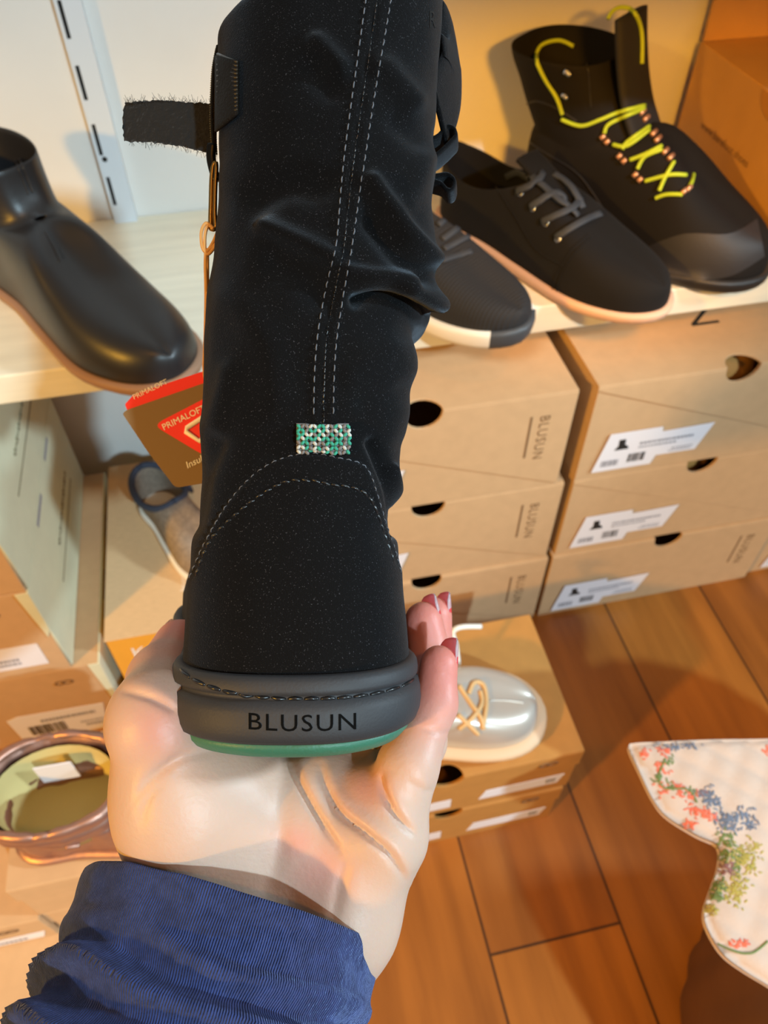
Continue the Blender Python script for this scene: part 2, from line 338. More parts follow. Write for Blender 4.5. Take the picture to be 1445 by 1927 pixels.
# ------------------------------------------------------------------ shoe boxes
def arc_notch(cx, r, n=10, squash=1.0): return [(cx-r*math.cos(math.pi*i/n), -r*squash*math.sin(math.pi*i/n)) for i in range(n+1)]
def shoebox(label, x0, yf, z0, W, H, D, mats, group, name='shoe_box', hole=None, seam=False, side_panel=None, rz=0.0, cut=.0015):
    """x0 = left x, yf = front y, z0 = bottom. Local frame: x right, y into the shelf, z up."""
    t = thing(name, label, 'box', (x0, yf, z0), rz, group); T = .0025
    mb = MB(); top = H-T-.0008
    if hole:
        cx, r = hole; front = [(0, 0), (W, 0), (W, top)]+[(cx+r*math.cos(math.pi*i/10), top-r*math.sin(math.pi*i/10)) for i in range(11)]+[(0, top)]
    else: front = [(0, 0), (W, 0), (W, top), (0, top)]
    mb.prism([(x, T, z) for x, z in front], (0, -T, 0))
    mb.box((0, T, 0), (T, D, top)); mb.box((W-T, T, 0), (W, D, top)); mb.box((T, D-T, 0), (W-T, D, top)); mb.box((T, T, 0), (W-T, D-T, T))
    mb.build('body', mats[0], t, smooth=False, local=True, bevel=.0006)
    mb = MB(); e = .0016
    if hole:
        cx, r = hole; P = [(-e, -e), (cx-r, -e)]+[(cx-r*math.cos(math.pi*i/10), r*.95*math.sin(math.pi*i/10)) for i in range(1, 10)]+[(cx+r, -e), (W+e, -e), (W+e, D), (-e, D)]
    else: P = [(-e, -e), (W+e, -e), (W+e, D), (-e, D)]
    mb.prism([(x, y, H-T) for x, y in P], (0, 0, T))
    if seam:      # triangular front flap of the lid, from the top left corner to the bottom right corner
        cx, r = hole
        fl = [(-e, H-T-.004)]+[(W+e, .003), (W+e, H-T)]+[(cx+r*math.cos(math.pi*i/10), H-T-r*math.sin(math.pi*i/10)) for i in range(11)]+[(-e, H-T)]
        mb.prism([(x, -.0004, z) for x, z in fl], (0, -e, 0))
        mb.prism([(W+.0004, -e, .003), (W+.0004, D*.75, H-T), (W+.0004, -e, H-T)], (e, 0, 0))
        mb.prism([(-.0004, D, .003), (-.0004, D, H-T), (-.0004, 0, H-T)], (-e, 0, 0))
    else:
        lip = .032
        if hole:
            cx, r = hole; q = min(r*.9, lip*.9)
            fl = [(-e, H-T-lip), (W+e, H-T-lip), (W+e, H-T)]+[(cx+r*math.cos(math.pi*i/10), H-T-q*math.sin(math.pi*i/10)) for i in range(11)]+[(-e, H-T)]
            mb.prism([(x, -.0004, z) for x, z in fl], (0, -e, 0))
        else: mb.box((-e, -.0004-e, H-T-lip), (W+e, -.0004, H-T))
        mb.box((W+.0004, -e, H-T-lip), (W+.0004+e, D, H-T)); mb.box((-.0004-e, -e, H-T-lip), (-.0004, D, H-T))
    lid = mb.build('lid', mats[1], t, smooth=False, local=True, bevel=.0006)
    t['dims'] = (W, H, D); return t, lid
def sticker(t, P, icon=None, lines=(), y=-.0026, bars=None):
    mb = MB(); mb.prism([(x, y+.0001, z) for x, z in P], (0, -.0005, 0)); s = mb.build('label_sticker', M['white_label'], t, smooth=False, local=True)
    mb = MB(); yy = y-.0006
    if icon:
        x, z, k = icon; mb.prism([(x, yy, z), (x+k*1.1, yy, z), (x+k, yy, z+k*.3), (x+k*.75, yy, z+k*.45), (x+k*.7, yy, z+k), (x+k*.2, yy, z+k), (x+k*.25, yy, z+k*.4)], (0, -.0001, 0), 0)
    for (x, z, w, h) in lines:
        n = max(2, int(w/.004)); xx = x
        while xx < x+w:
            q = random.uniform(.0012, .0042); mb.box((xx, yy-.0001, z), (min(xx+q, x+w), yy, z+h), 1); xx += q+.0011
    if bars:
        x, z, w, h = bars; xx = x
        while xx < x+w:
            q = random.choice((.0005, .0009, .0014)); mb.box((xx, yy-.0001, z), (xx+q, yy, z+h), 0 if q > .0006 else 1); xx += q+random.choice((.0006, .001))
    if mb.V: mb.build('print', [M['print_black'], M['print_grey']], s, smooth=False, local=True)
    return s
def blusun_side(t, lid, W, H):
    mb = MB(); text_on(mb, 'BLUSUN', .017, (W-.038, -.0024, H-.030), (0, 0, -1), (1, 0, 0), spacing=1.15)
    mb.box((W-.050, -.0024, H-.094), (W-.0475, -.0023, H-.030)); mb.build('logo_print', M['print_brown'], lid, smooth=False, local=True)
def blusun_top(t, lid, W, H, D, x, yend):
    mb = MB(); V, F = text2d('BLUSUN', .052, 'RIGHT', 1.1)
    mb.add(np.array((x, yend, H+.0003))+np.outer(V[:, 0], (0, -1, 0))+np.outer(V[:, 1], (1, 0, 0)), F); mb.build('logo_print', M['print_black'], lid, smooth=False, local=True)
BW, BH, BD = .346, .151, .325
kk = (M['kraft'], M['kraft'])
stepP = [(.018, .012), (.096, .012), (.100, .026), (.152, .026), (.165, .068), (.098, .066), (.096, .074), (.030, .074)]
def std_label(t, big=1.0, dx=0, dz=0):
    P = [(x+dx, z+dz) for x, z in stepP]
    return sticker(t, P, (.040+dx, .046+dz, .017), [(.072+dx, .050+dz, .07, .004), (.072+dx, .044+dz, .05, .003), (.115+dx, .030+dz, .03, .002), (.118+dx, .034+dz, .028, .002), (.028+dx, .020+dz, .022, .01)], bars=(.062+dx, .022+dz, .022, .014))
for side, X, ZZ in (('right', .370, (0, 1, 2)), ('left', .014, (0, 1, 2))):
    for i in ZZ:
        rk = ('bottom', 'middle', 'top')[i]
        lab = {('right', 0): 'kraft shoe box at the bottom of the right stack under the shelf',
               ('right', 1): 'kraft shoe box in the middle of the right stack, tan paper in its hole',
               ('right', 2): 'kraft shoe box topmost of the right stack, just below the hiking boot',
               ('left', 0): 'kraft shoe box at the bottom of the stack directly right of the held boot',
               ('left', 1): 'kraft shoe box in the middle of the stack right of the held boot',
               ('left', 2): 'kraft shoe box topmost of the stack directly right of the held boot'}[(side, i)]
        dx = {('right', 1): .002, ('left', 1): -.004, ('left', 2): -.016, ('left', 0): 0}.get((side, i), 0)
        t, lid = shoebox(lab, X+dx, .592+(.002 if i == 1 else 0), i*(BH+.0012), BW, BH, BD, kk, 'kraft shoe boxes stacked under the shelf', hole=(BW*.5, .021), seam=True)
        if side == 'left' or i == 0: blusun_side(t, lid, BW, BH)
        if i == 2: blusun_top(t, lid, BW, BH, BD, .150 if side == 'right' else .125, .075)
        if side == 'right': std_label(t)
        elif i == 0: std_label(t)
        elif i == 1: std_label(t, dx=-.015, dz=-.005)
        else: std_label(t, dx=-.012)
        if side == 'right' and i == 1:
            mb = MB(); mb.ball((BW*.5, .05, BH-.04), (.05, .03, .028), nu=14, nv=9); mb.build('packing_paper', M['kraft_dark'], t, local=True)
        if side == 'right' and i == 2:
            mb = MB(); mb.ball((BW*.5+.012, .05, BH-.04), (.045, .03, .028), nu=14, nv=9); mb.build('packing_paper', M['kraft_dark'], t, local=True)
for i in (0,):
    t, lid = shoebox('kraft shoe box at the right picture edge beside the bottom of the right stack', .727, .600, 0, .33, .15, .31, kk, 'kraft shoe boxes stacked under the shelf', hole=(.165, .02), seam=True); std_label(t)
# two boxes carrying the pearl sneaker
def co_logo(mb, x, z, s, y):
    for cx in (x, x+s*1.5):
        P = [(cx+s*math.cos(a), y, z+s*.62*math.sin(a)) for a in np.linspace(.5 if cx == x else 0, 5.8 if cx == x else 6.28, 15)]
        mb.tube(P, s*.16, 5)
cb = (M['kraft_dark'], M['kraft_dark'])
for i in (0, 1):
    lab = ('brown shoe box on the floor, directly under the one with the pearl sneaker', 'brown shoe box carrying the pearl sneaker on the floor')[i]
    t, lid = shoebox(lab, -.030-.006*(1-i), .300, i*.1005, .316, .0995, .178, cb, 'brown shoe boxes under the pearl sneaker', hole=(.165+.012*(1-i), .0165))
    mb = MB(); co_logo(mb, .274, .083, .006, -.0022); mb.build('logo_print', M['print_brown'], lid, local=True)
    sticker(t, [(.205, .018), (.300, .018), (.306, .040), (.212, .040)], None, [(.285, .024, .012, .010)], y=-.0004)
    sticker(t, [(.060, .014), (.172, .014), (.172, .036), (.060, .036)], None, [(.07, .020, .03, .01)], y=-.0004)
# stack on the left
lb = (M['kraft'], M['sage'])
def left_box(label, x1, yf, z0, H, W=.34, D=.33, text=False, sx=None, name='shoe_box'):
    x0 = x1-W; t = thing(name, label, 'box', (x0, yf, z0), 0, 'sage sided shoe boxes on the left'); T = .003
    mb = MB(); mb.box((0, 0, 0), (W-.002, T, H-T)); mb.box((0, T, 0), (T, D, H-T)); mb.box((T, D-T, 0), (W-.002, D, H-T)); mb.box((T, T, 0), (W-.002, D-T, T)); mb.box((0, 0, H-T), (W-.002, D, H)); mb.build('body', M['kraft'], t, smooth=False, local=True, bevel=.0006)
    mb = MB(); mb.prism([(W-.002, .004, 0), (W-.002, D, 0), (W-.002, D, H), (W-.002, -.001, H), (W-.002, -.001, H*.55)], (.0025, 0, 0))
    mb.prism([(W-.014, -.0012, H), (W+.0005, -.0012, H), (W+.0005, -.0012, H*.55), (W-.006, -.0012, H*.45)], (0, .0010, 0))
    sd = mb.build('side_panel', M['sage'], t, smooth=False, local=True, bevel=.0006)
    for (ya, yb) in ((.10, .15), (.21, .25)):
        mb = MB(); mb.box((W+.0004, ya, H-.010), (W+.0010, yb, H-.004)); mb.build('tab_slot', M['print_grey'], sd, smooth=False, local=True)
    mb = MB(); n = 26
    P = [(W+.0012, .13+.13*i/(4*n), H*.50+.004*math.sin(i*1.3)*(.5+.5*math.sin(i*.37))) for i in range(4*n)]
    mb.tube(P, .0007, 4); mb.box((W+.0006, .09, H*.34), (W+.0011, .27, H*.355)); mb.build('script_print', M['print_sage'], sd, local=True)
    mb = MB(); co_logo(mb, W-.055, H-.030, .006, -.0004); mb.build('logo_print', M['print_brown'], t, local=True)
    return t
YL = .542
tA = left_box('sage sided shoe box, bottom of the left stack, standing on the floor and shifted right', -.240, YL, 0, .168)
sticker(tA, [(.199, .010), (.250, .006), (.308, .008), (.319, .072), (.211, .076), (.197, .070)], None, [(.235, .052, .07, .007), (.285, .022, .024, .006), (.28, .032, .03, .004)], y=-.0003, bars=(.215, .022, .045, .024))
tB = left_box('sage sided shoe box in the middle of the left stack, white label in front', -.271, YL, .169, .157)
sticker(tB, [(.15, .018), (.318, .018), (.318, .062), (.15, .062)], None, [(.19, .046, .06, .007), (.24, .026, .05, .005), (.24, .034, .05, .005)], y=-.0003)
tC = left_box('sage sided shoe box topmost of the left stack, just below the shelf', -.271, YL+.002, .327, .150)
sticker(tC, [(.15, .018), (.316, .018), (.316, .062), (.15, .062)], None, [(.24, .026, .05, .006), (.24, .036, .05, .006)], y=-.0003)
# corrugated box with ochre front
t = thing('shoe_box', 'corrugated kraft shoe box with an ochre front and white lettering, left of the held boot', 'box', (-.225, .549, 0))
W, H, D = .228, .200, .30
mb = MB(); mb.box((0, .002, 0), (W, D, H-.002)); mb.build('body', M['ochre'], t, smooth=False, local=True, bevel=.0008)
mb = MB(); mb.box((-.001, 0, H-.002), (W+.001, D, H)); lid = mb.build('lid', M['corr'], t, smooth=False, local=True, bevel=.0006)
mb = MB(); text_on(mb, 'KOOP', .030, (.022, -.0003+.002, H-.048), (1, 0, 0), (0, 0, 1), spacing=1.05); mb.build('front_lettering', M['white_ink'], t, smooth=False, local=True)
mb = MB()
for k in range(3): text_on(mb, 'koopkoopkoop', .012, (.100+.010*k, .055, H+.0003), (0, 1, 0), (-1, 0, 0))
mb.build('top_lettering', M['white_ink'], lid, smooth=False, local=True)
# front left stack: box with the metallic boot, and lower boxes
kb = (M['kraft'], M['kraft']); ZP = .035
t, lid = shoebox('plain kraft shoe box carrying the rose metallic boot', -.311, .284, .1065, .268, .0945, .148, kb, 'kraft boxes at the lower left')
mb = MB(); mb.box((.05, -.0026, .040), (.10, -.0021, .042)); mb.build('print_line', M['print_brown'], lid, smooth=False, local=True)
t, lid = shoebox('plain kraft shoe box under the box with the metallic boot', -.309, .287, ZP+.0004, .262, .0690, .146, kb, 'kraft boxes at the lower left')
t, lid = shoebox('kraft shoe box with a narrow white label at the lower left edge', -.652, .282, ZP+.0004, .338, .0705, .150, kb, 'kraft boxes at the lower left')
mb = MB(); co_logo(mb, .298, .052, .006, -.0022); mb.build('logo_print', M['print_brown'], lid, local=True)
sticker(t, [(.15, .006), (.325, .006), (.331, .024), (.15, .024)], None, [(.26, .010, .05, .006)], y=-.0004)
mb = MB(); mb.box((-.80, -.10, .0003), (-.055, .440, ZP)); o = mb.build('flat_carton', M['kraft'], smooth=False, bevel=.001)
tag(o, 'wide flat kraft carton on the floor under the boxes at the lower left', 'box')
# big box on the shelf
t = thing('cardboard_carton', 'large orange-brown cardboard carton standing on the shelf at the right', 'box', (.575, .66, ZS)); Wb, Hb, Db = .42, .152, .245
mb = MB(); mb.box((0, 0, 0), (Wb, Db, Hb)); mb.build('body', M['big_kraft'], t, smooth=False, local=True, bevel=.001)
mb = MB(); mb.prism([(.004, Db, Hb), (Wb, Db, Hb), (Wb, Db+.008, Hb+.192), (.004, Db+.008, Hb+.192)], (0, .004, 0)); mb.build('flap', M['big_kraft'], t, smooth=False, local=True)
mb = MB(); P = [(-.0006, .075+.030*math.cos(a), Hb-.001-.022*math.sin(a)) for a in np.linspace(0, math.pi, 12)]; mb.prism(P, (-.0006, 0, 0)); mb.build('hand_hole', M['kraft_dark'], t, smooth=False, local=True)
mb = MB(); text_on(mb, 'www.barefoot.shoes', .013, (-.0006, .195, .075), (0, -1, 0), (0, 0, 1)); mb.build('side_lettering', M['print_brown'], t, smooth=False, local=True)

# ------------------------------------------------------------------ footwear on the shelf
OUT = [(0, 0), (.03, .22), (.12, .34), (.3, .34), (.5, .39), (.7, .48), (.85, .47), (.95, .34), (1, .06), (.975, -.18), (.89, -.38), (.73, -.5), (.5, -.43), (.3, -.35), (.12, -.34), (.03, -.22)]
def sole_sides(L, W, n, flip):
    C = catmull(OUT, 12, True); it = int(np.argmax(C[:, 0])); a = C[:it+1]; b = np.vstack([C[it:], C[:1]])[::-1]
    s = -1 if flip else 1; f = lambda q: resample(q*np.array([L, s*W]), n+1)
    return f(a), f(b)
def shoe(label, name, heel, toe, z, W, mats, prof, collar, shaft=None, flip=False, sole_t=.012, welt=.003, s0=.52, e1=.75, e2=.85, group=None, sole_mat2=None, solid=.002, spring=0.0, xe=.985, n=30, K=14, cat='shoe'):
    heel = np.array(heel); toe = np.array(toe); L = float(np.linalg.norm(toe-heel)); ang = math.atan2(toe[1]-heel[1], toe[0]-heel[0])
    t = thing(name, label, cat, (heel[0], heel[1], z), ang, group)
    A, B = sole_sides(L, W, n, flip)
    loop = np.vstack([A, B[1:-1][::-1]]); ss = np.r_[np.linspace(0, 1, n+1), np.linspace(0, 1, n+1)[1:-1][::-1]]; sg = np.r_[np.ones(n+1), -np.ones(n-1)]*(-1 if flip else 1)
    NL = len(loop)
    lift = lambda x: spring*np.clip((x/L-.72)/.28, 0, 1)**2
    # sole
    cen = np.array([L*.5, 0]); nrm = np.roll(loop, -1, 0)-np.roll(loop, 1, 0); nrm = np.stack([nrm[:, 1], -nrm[:, 0]], 1); nrm /= np.linalg.norm(nrm, axis=1)[:, None]+1e-9
    if np.sum(nrm*(loop-cen)) < 0: nrm = -nrm
    pr = [(-.004, 0), (-.001, .0004), (welt*.6, sole_t*.3), (welt, sole_t*.75), (welt*.8, sole_t), (-.004, sole_t+.0006)]
    V = []; F = []
    for off, h in pr:
        q = loop+nrm*off
        V += [(x, y, h+lift(x)) for x, y in q]
    for k in range(len(pr)-1): F += [(k*NL+j, k*NL+(j+1) % NL, (k+1)*NL+(j+1) % NL, (k+1)*NL+j) for j in range(NL)]
    F += [tuple(range(NL))[::-1], tuple((len(pr)-1)*NL+j for j in range(NL))]
    fm = None; ms = [mats[1]]
    if sole_mat2:
        ms = [mats[1], sole_mat2[0]]; fm = []
        for f in F:
            x = np.mean([V[i][0] for i in f]); y = np.mean([V[i][1] for i in f]); fm.append(1 if sole_mat2[1](x/L, y/W) and len(f) == 4 else 0)
    so = mk('sole', V, F, mats[1], t, local=True, mats=ms, fm=fm)
    # upper
    xb, xt, cw, hz, hm, ht = collar; xb *= L; xt *= L
    top = []
    for s, g in zip(ss, sg):
        if s <= s0:
            u = s/s0; x = xb+(xt-xb)*(1-math.cos(math.pi*u))/2; y = g*cw*max(0, math.sin(math.pi*u))**.8; zz = np.interp(u, [0, .5, 1], [hz, hm, ht])
        else:
            q = (s-s0)/(1-s0); x = xt+(L*xe-xt)*q; y = 0; zz = np.interp(q, [p[0] for p in prof], [p[1] for p in prof])
        top.append((x, y, zz))
    top = np.array(top); V = []
    inn = loop-nrm*.0015
    rows = K+1
    for k in range(rows):
        f = k/K; Aa = max(0, math.cos(f*math.pi/2))**e1; Bb = math.sin(f*math.pi/2)**e2
        xy = top[:, :2]+(inn-top[:, :2])*Aa
        zz = sole_t+(top[:, 2]-sole_t)*Bb+lift(xy[:, 0])
        V += [(x, y, q) for (x, y), q in zip(xy, zz)]
    F = [(k*NL+j, k*NL+(j+1) % NL, (k+1)*NL+(j+1) % NL, (k+1)*NL+j) for k in range(K) for j in range(NL)]
    if shaft:
        idx = [j for j in range(NL) if ss[j] <= s0+1e-6]; m_ = len(idx); order = sorted(idx, key=lambda j: (j+NL//2) % NL)
        # order runs right side -> heel -> left side
        last = [K*NL+j for j in order]
        for (zz, b0, b1, w_) in shaft:
            base = len(V); row = []
            for i, j in enumerate(order):
                u = ss[j]/s0; x = (b0+(b1-b0)*(1-math.cos(math.pi*u))/2)*L; y = sg[j]*w_*max(0, math.sin(math.pi*u))**.7
                zq = zz[0]+(zz[1]-zz[0])*u if isinstance(zz, tuple) else zz
                V.append((x, y, zq)); row.append(base+i)
            F += [(last[i], last[i+1], row[i+1], row[i]) for i in range(m_-1)]
            F.append((last[m_-1], last[0], row[0], row[m_-1]))
            last = row
    # merge the doubled centre line
    key = {}; remap = []; VV = []
    for p in V:
        q = tuple(np.round(np.array(p)*2e5).astype(int))
        if q not in key: key[q] = len(VV); VV.append(p)
        remap.append(key[q])
    FF = []
    for f in F:
        g = []
        for i in f:
            r = remap[i]
            if r not in g: g.append(r)
        if len(g) >= 3: FF.append(tuple(g))
    up = mk('upper', VV, FF, mats[0], t, local=True, solid=solid)
    bm = bmesh.new(); bm.from_mesh(up.data); bmesh.ops.recalc_face_normals(bm, faces=bm.faces); 
    cz = sum((f.normal.z for f in bm.faces if f.calc_center_median().x > L*.7), 0.0)
    if cz < 0: bmesh.ops.reverse_faces(bm, faces=bm.faces)
    bm.to_mesh(up.data); bm.free()
    k_ = up.modifiers.new('subdivision', 'SUBSURF'); k_.levels = 1; k_.render_levels = 1
    return t, up, so, L
def ribbon(mb, P, N, w, th, m=0, n=10): mb.tube(P, .001, n, m, True, (w, th), N)

# 1 black leather ankle boot
tC1, upC, soC, Lc = shoe('black leather pull-on ankle boot with brown sole at the left end of the shelf', 'ankle_boot', (-.246, .842), (-.068, .588), ZS+.0002, .112,
    (M['leather'], M['tan_sole']), [(0, .108), (.15, .088), (.35, .069), (.6, .057), (.8, .049), (.93, .042), (1, .034)], (.03, .42, .038, .095, .095, .108),
    shaft=[((.108, .117), .02, .392, .039), ((.122, .128), .01, .38, .040), ((.135, .139), .0, .37, .041), ((.148, .149), -.005, .365, .042)], sole_t=.013, welt=.004, e1=.62, e2=.85, s0=.56)
T = tree(upC)
mb = MB(); P, Nn = path_near(T, [(34, 292), (48, 326), (62, 362)], .0004); mb.tube(P, .0009, 6)
P, Nn = path_near(T, [(26, 296), (40, 330), (54, 366)], .0004); mb.tube(P, .0007, 6)
for P_ in ([(92, 432), (106, 458), (120, 486)], [(84, 436), (98, 462), (112, 492)]):
    P, Nn = path_near(T, P_, .0004); mb.tube(P, .0007, 6)
mb.build('seam', M['leather'], upC)
# 2 knit sneaker
tk, upK, soK, Lk_ = shoe('black mesh knit sneaker with white and grey toe, directly right of the held boot', 'sneaker', (.108, .842), (.262, .578), ZS+.0002, .098,
    (M['knit'], M['white_foam']), [(0, .085), (.2, .080), (.45, .066), (.7, .053), (.9, .042), (1, .036)], (.0, .42, .034, .080, .062, .088), sole_t=.020, welt=.003, spring=.008, e1=.62, e2=.9, s0=.5, sole_mat2=(M['grey_toe'], lambda x, y: x > .93 and abs(y) < .33))
wave_bump(M['knit'], 90, .5, .0008, 'X', 'Object')
T = tree(upK); mb = MB()
for P_ in [[(822, 392), (850, 380)], [(824, 425), (856, 398)], [(832, 452), (868, 425)], [(835, 470), (880, 446)], [(830, 492), (886, 474)]]:
    P, Nn = path_on(T, P_, .0016, 8)
    if len(P) > 3: ribbon(mb, P, Nn, .0032, .0011)
if mb.V: mb.build('lace', M['flat_lace'], tk)

# 3 black nubuck sneaker with flat laces
ts, upS, soS, Ls = shoe('black nubuck low sneaker with flat charcoal laces and beige sole, beside the hiking boot', 'sneaker', (.262, .858), (.418, .592), ZS+.0002, .104,
    (M['nubuck'], M['pinkish_sole']), [(0, .094), (.2, .084), (.42, .068), (.65, .055), (.85, .046), (1, .036)], (.0, .43, .035, .086, .066, .096), sole_t=.012, welt=.004, spring=.003, e1=.6, e2=.9, s0=.5)
T = tree(upS)
mb = MB(); lp = [[(955, 332), (985, 322), (1010, 345)], [(975, 362), (1005, 352), (1030, 300)], [(1000, 390), (1040, 372), (1062, 380)], [(1022, 418), (1070, 400), (1090, 375)], [(1048, 448), (1090, 425), (1128, 405)], [(1040, 330), (1070, 360), (1095, 395)], [(1010, 345), (1050, 385), (1085, 410)]]
for P_ in lp:
    P, Nn = path_on(T, P_, .003, 8)
    if len(P) > 3:
        h = np.sin(np.linspace(0, math.pi, len(P)))*.004; ribbon(mb, P+Nn*h[:, None], Nn, .0036, .0012)
mb.build('lace', M['flat_lace'], ts)
for (x, y) in [(960, 338), (980, 364), (1003, 392), (1028, 420), (1050, 450)]:
    p, nn = hit(T, x, y, .0006)
    if p is not None:
        mb = MB(); a = np.cross(nn, [0, 0, 1.]); a /= np.linalg.norm(a); b = np.cross(nn, a)
        mb.tube([p+.0026*(a*math.cos(q)+b*math.sin(q)) for q in np.linspace(0, 2*math.pi, 13)], .0009, 6, cap=False); mb.build('eyelet', M['chrome'], ts)
mb = MB()
for P_ in [[(915, 325), (965, 400), (1010, 470), (1060, 500)], [(1040, 545), (1050, 510), (1075, 470), (1110, 440)], [(1048, 548), (1058, 512), (1083, 474), (1114, 446)]]:
    P, Nn = path_on(T, P_, .0004, 10)
    if len(P) > 3: mb.tube(P, .0007, 5)
if mb.V: mb.build('seam', M['nubuck'], upS)

# 4 hiking boot with lime laces
th, upH, soH, Lh = shoe('tall black hiking boot with lime laces and copper hooks, right end of the shelf', 'hiking_boot', (.362, .863), (.554, .631), ZS+.0002, .116,
    (M['hike'], M['hike_rubber']), [(0, .130), (.2, .112), (.42, .086), (.65, .067), (.85, .056), (1, .043)], (.03, .45, .040, .10, .10, .130),
    shaft=[((.125, .140), -.02, .38, .045), ((.15, .160), -.05, .33, .050), ((.168, .170), -.08, .30, .057), ((.182, .184), -.09, .29, .062)], sole_t=.015, welt=.004, e1=.6, e2=.88, s0=.56)
T = tree(upH, soH)
# tongue of the hiking boot
mb = MB(); Pt = np.array([(.45*Lh, 0, .118), (.40*Lh, 0, .140), (.36*Lh, 0, .165), (.325*Lh, 0, .195), (.30*Lh, 0, .222)])
Pt = catmull(Pt, 5); nr = np.tile((.8, 0, .5), (len(Pt), 1)); mb.tube(Pt, .001, 16, 0, True, (.031, .0055), nr)
tongue = mb.build('tongue', M['tongue'], th, local=True)
TH = tree(upH, soH, tongue)
mb = MB()
laces = [[(1079, 87), (1051, 76), (1019, 85), (1009, 110), (1024, 147), (1047, 184), (1058, 216)], [(1056, 225), (1093, 237), (1130, 225), (1162, 212), (1213, 198)], [(1137, 251), (1144, 235), (1171, 221), (1213, 204)],
         [(1153, 272), (1180, 274), (1222, 244)], [(1171, 281), (1180, 267), (1222, 237)], [(1185, 301), (1213, 290), (1245, 274)], [(1199, 318), (1213, 295), (1245, 281)],
         [(1213, 341), (1259, 329), (1291, 329)], [(1240, 359), (1252, 332), (1268, 304)], [(1233, 373), (1254, 366), (1284, 366)], [(1298, 350), (1303, 338), (1305, 327)],
         [(1144, 35), (1152, 22), (1167, 14), (1188, 18), (1202, 40), (1208, 70), (1208, 120)]]
for P_ in laces:
    P, Nn = path_near(TH, P_, .0035, 7); mb.tube(P, .0021, 7)
mb.build('lace', M['lime'], th)
for (x, y) in [(1134, 258), (1142, 267), (1165, 294), (1174, 303), (1195, 329), (1204, 338), (1209, 210), (1216, 222), (1230, 250), (1238, 261), (1252, 284), (1262, 295), (1287, 360), (1296, 354)]:
    P, Nn = path_near(TH, [(x-4, y+4), (x+4, y-4)], .003, 2); mb = MB(); mb.tube(P, .0026, 8); mb.build('lace_hook', M['copper'], th)
for (x, y) in [(1066, 134), (1062, 178)]:
    P, Nn = path_near(TH, [(x-5, y), (x+5, y+4)], .003, 2); mb = MB(); mb.tube(P, .0028, 8); mb.ball(P[-1]+Nn[-1]*.002, .0026); mb.build('speed_hook', M['chrome'], th)
ut = catmull([(1208, 468), (1286, 440), (1372, 440), (1424, 412)], 8); lt = catmull([(1228, 512), (1300, 528), (1376, 518), (1438, 482)], 8); ut = resample(ut, 26); lt = resample(lt, 26)
gq = [[hit(TH, *(ut[i]*(1-j/7)+lt[i]*j/7), .0009)[0] for i in range(26)] for j in range(8)]
Vc = []; ic = {}
for j in range(8):
    for i in range(26):
        if gq[j][i] is not None: ic[(j, i)] = len(Vc); Vc.append(gq[j][i])
Fc = [(ic[(j, i)], ic[(j, i+1)], ic[(j+1, i+1)], ic[(j+1, i)]) for j in range(7) for i in range(25) if all(k in ic for k in ((j, i), (j, i+1), (j+1, i+1), (j+1, i)))]
if Fc: mk('toe_cap', Vc, Fc, M['toe_cap'], th)
mb = MB()
for P_ in ([(985, 200), (1010, 190), (1050, 205), (1085, 228)], [(940, 255), (985, 262), (1030, 290), (1090, 330), (1140, 400)], [(1100, 95), (1108, 150), (1112, 205)]):
    P, Nn = path_on(TH, P_, .0004, 8)
    if len(P) > 3: mb.tube(P, .0009, 5)
if mb.V: mb.build('seam', M['hike_rubber'], upH)
# tongue of the nubuck sneaker
mb = MB(); Pt = catmull([(.52*Ls, 0, .084), (.45*Ls, 0, .094), (.40*Ls, 0, .101), (.36*Ls, 0, .106)], 5); mb.tube(Pt, .001, 14, 0, True, (.017, .004), np.tile((.5, 0, .9), (len(Pt), 1))); mb.build('tongue', M['nubuck'], ts, local=True)

# ------------------------------------------------------------------ other footwear on the boxes
tm, upM, soM, Lm = shoe('rose metallic quilted boot with cream lining on a kraft box at the lower left', 'ankle_boot', (-.302, .331), (-.090, .326), .2013, .092,
    (M['rose_metal'], M['rose_metal']), [(0, .062), (.2, .058), (.45, .052), (.7, .046), (.9, .040), (1, .032)], (.05, .56, .038, .058, .058, .062),
    shaft=[(.068, .05, .56, .040), (.074, .01, .60, .047), (.080, .015, .595, .046), (.083, .04, .57, .041), (.088, .0, .61, .049), (.094, -.005, .615, .050), (.098, .028, .58, .043), (.103, -.012, .62, .051), (.110, -.02, .625, .052), (.116, .0, .60, .048), (.113, .03, .57, .043)], sole_t=.012, welt=.003, s0=.60, e1=.6)
mb = MB()
Vq = []; 
for r_, zq in ((.90, .100), (.88, .085), (.80, .045)):
    for a_ in np.linspace(0, 2*math.pi, 32, endpoint=False): Vq.append(((.295+.295*r_*math.cos(a_))*Lm, .046*r_*math.sin(a_), zq))
Fq = [(k*32+j, k*32+(j+1) % 32, (k+1)*32+(j+1) % 32, (k+1)*32+j) for k in range(2) for j in range(32)]+[tuple(range(64, 96))]
mk('lining', Vq, Fq, M['cream_lining'], tm, local=True)
tx = bpy.data.textures.new('crumple', 'CLOUDS'); tx.noise_scale = .022; dm = upM.modifiers.new('crumple', 'DISPLACE'); dm.texture = tx; dm.strength = .008; dm.mid_level = .5
TMt = tree(upM)
mb = MB(); mb.box((.20*Lm, .022, .068), (.36*Lm, .0235, .100)); mb.build('care_label', M['white_label'], tm, smooth=False, local=True)
for P_ in [[(70, 1510), (90, 1508)], [(110, 1545), (130, 1542)], [(125, 1592), (150, 1588)]]:
    P, Nn = path_on(TMt, P_, .001, 6)
    if len(P) > 2: mb = MB(); mb.tube(P, .0028, 8); mb.build('lace_eyelet', M['rose_metal'], tm)

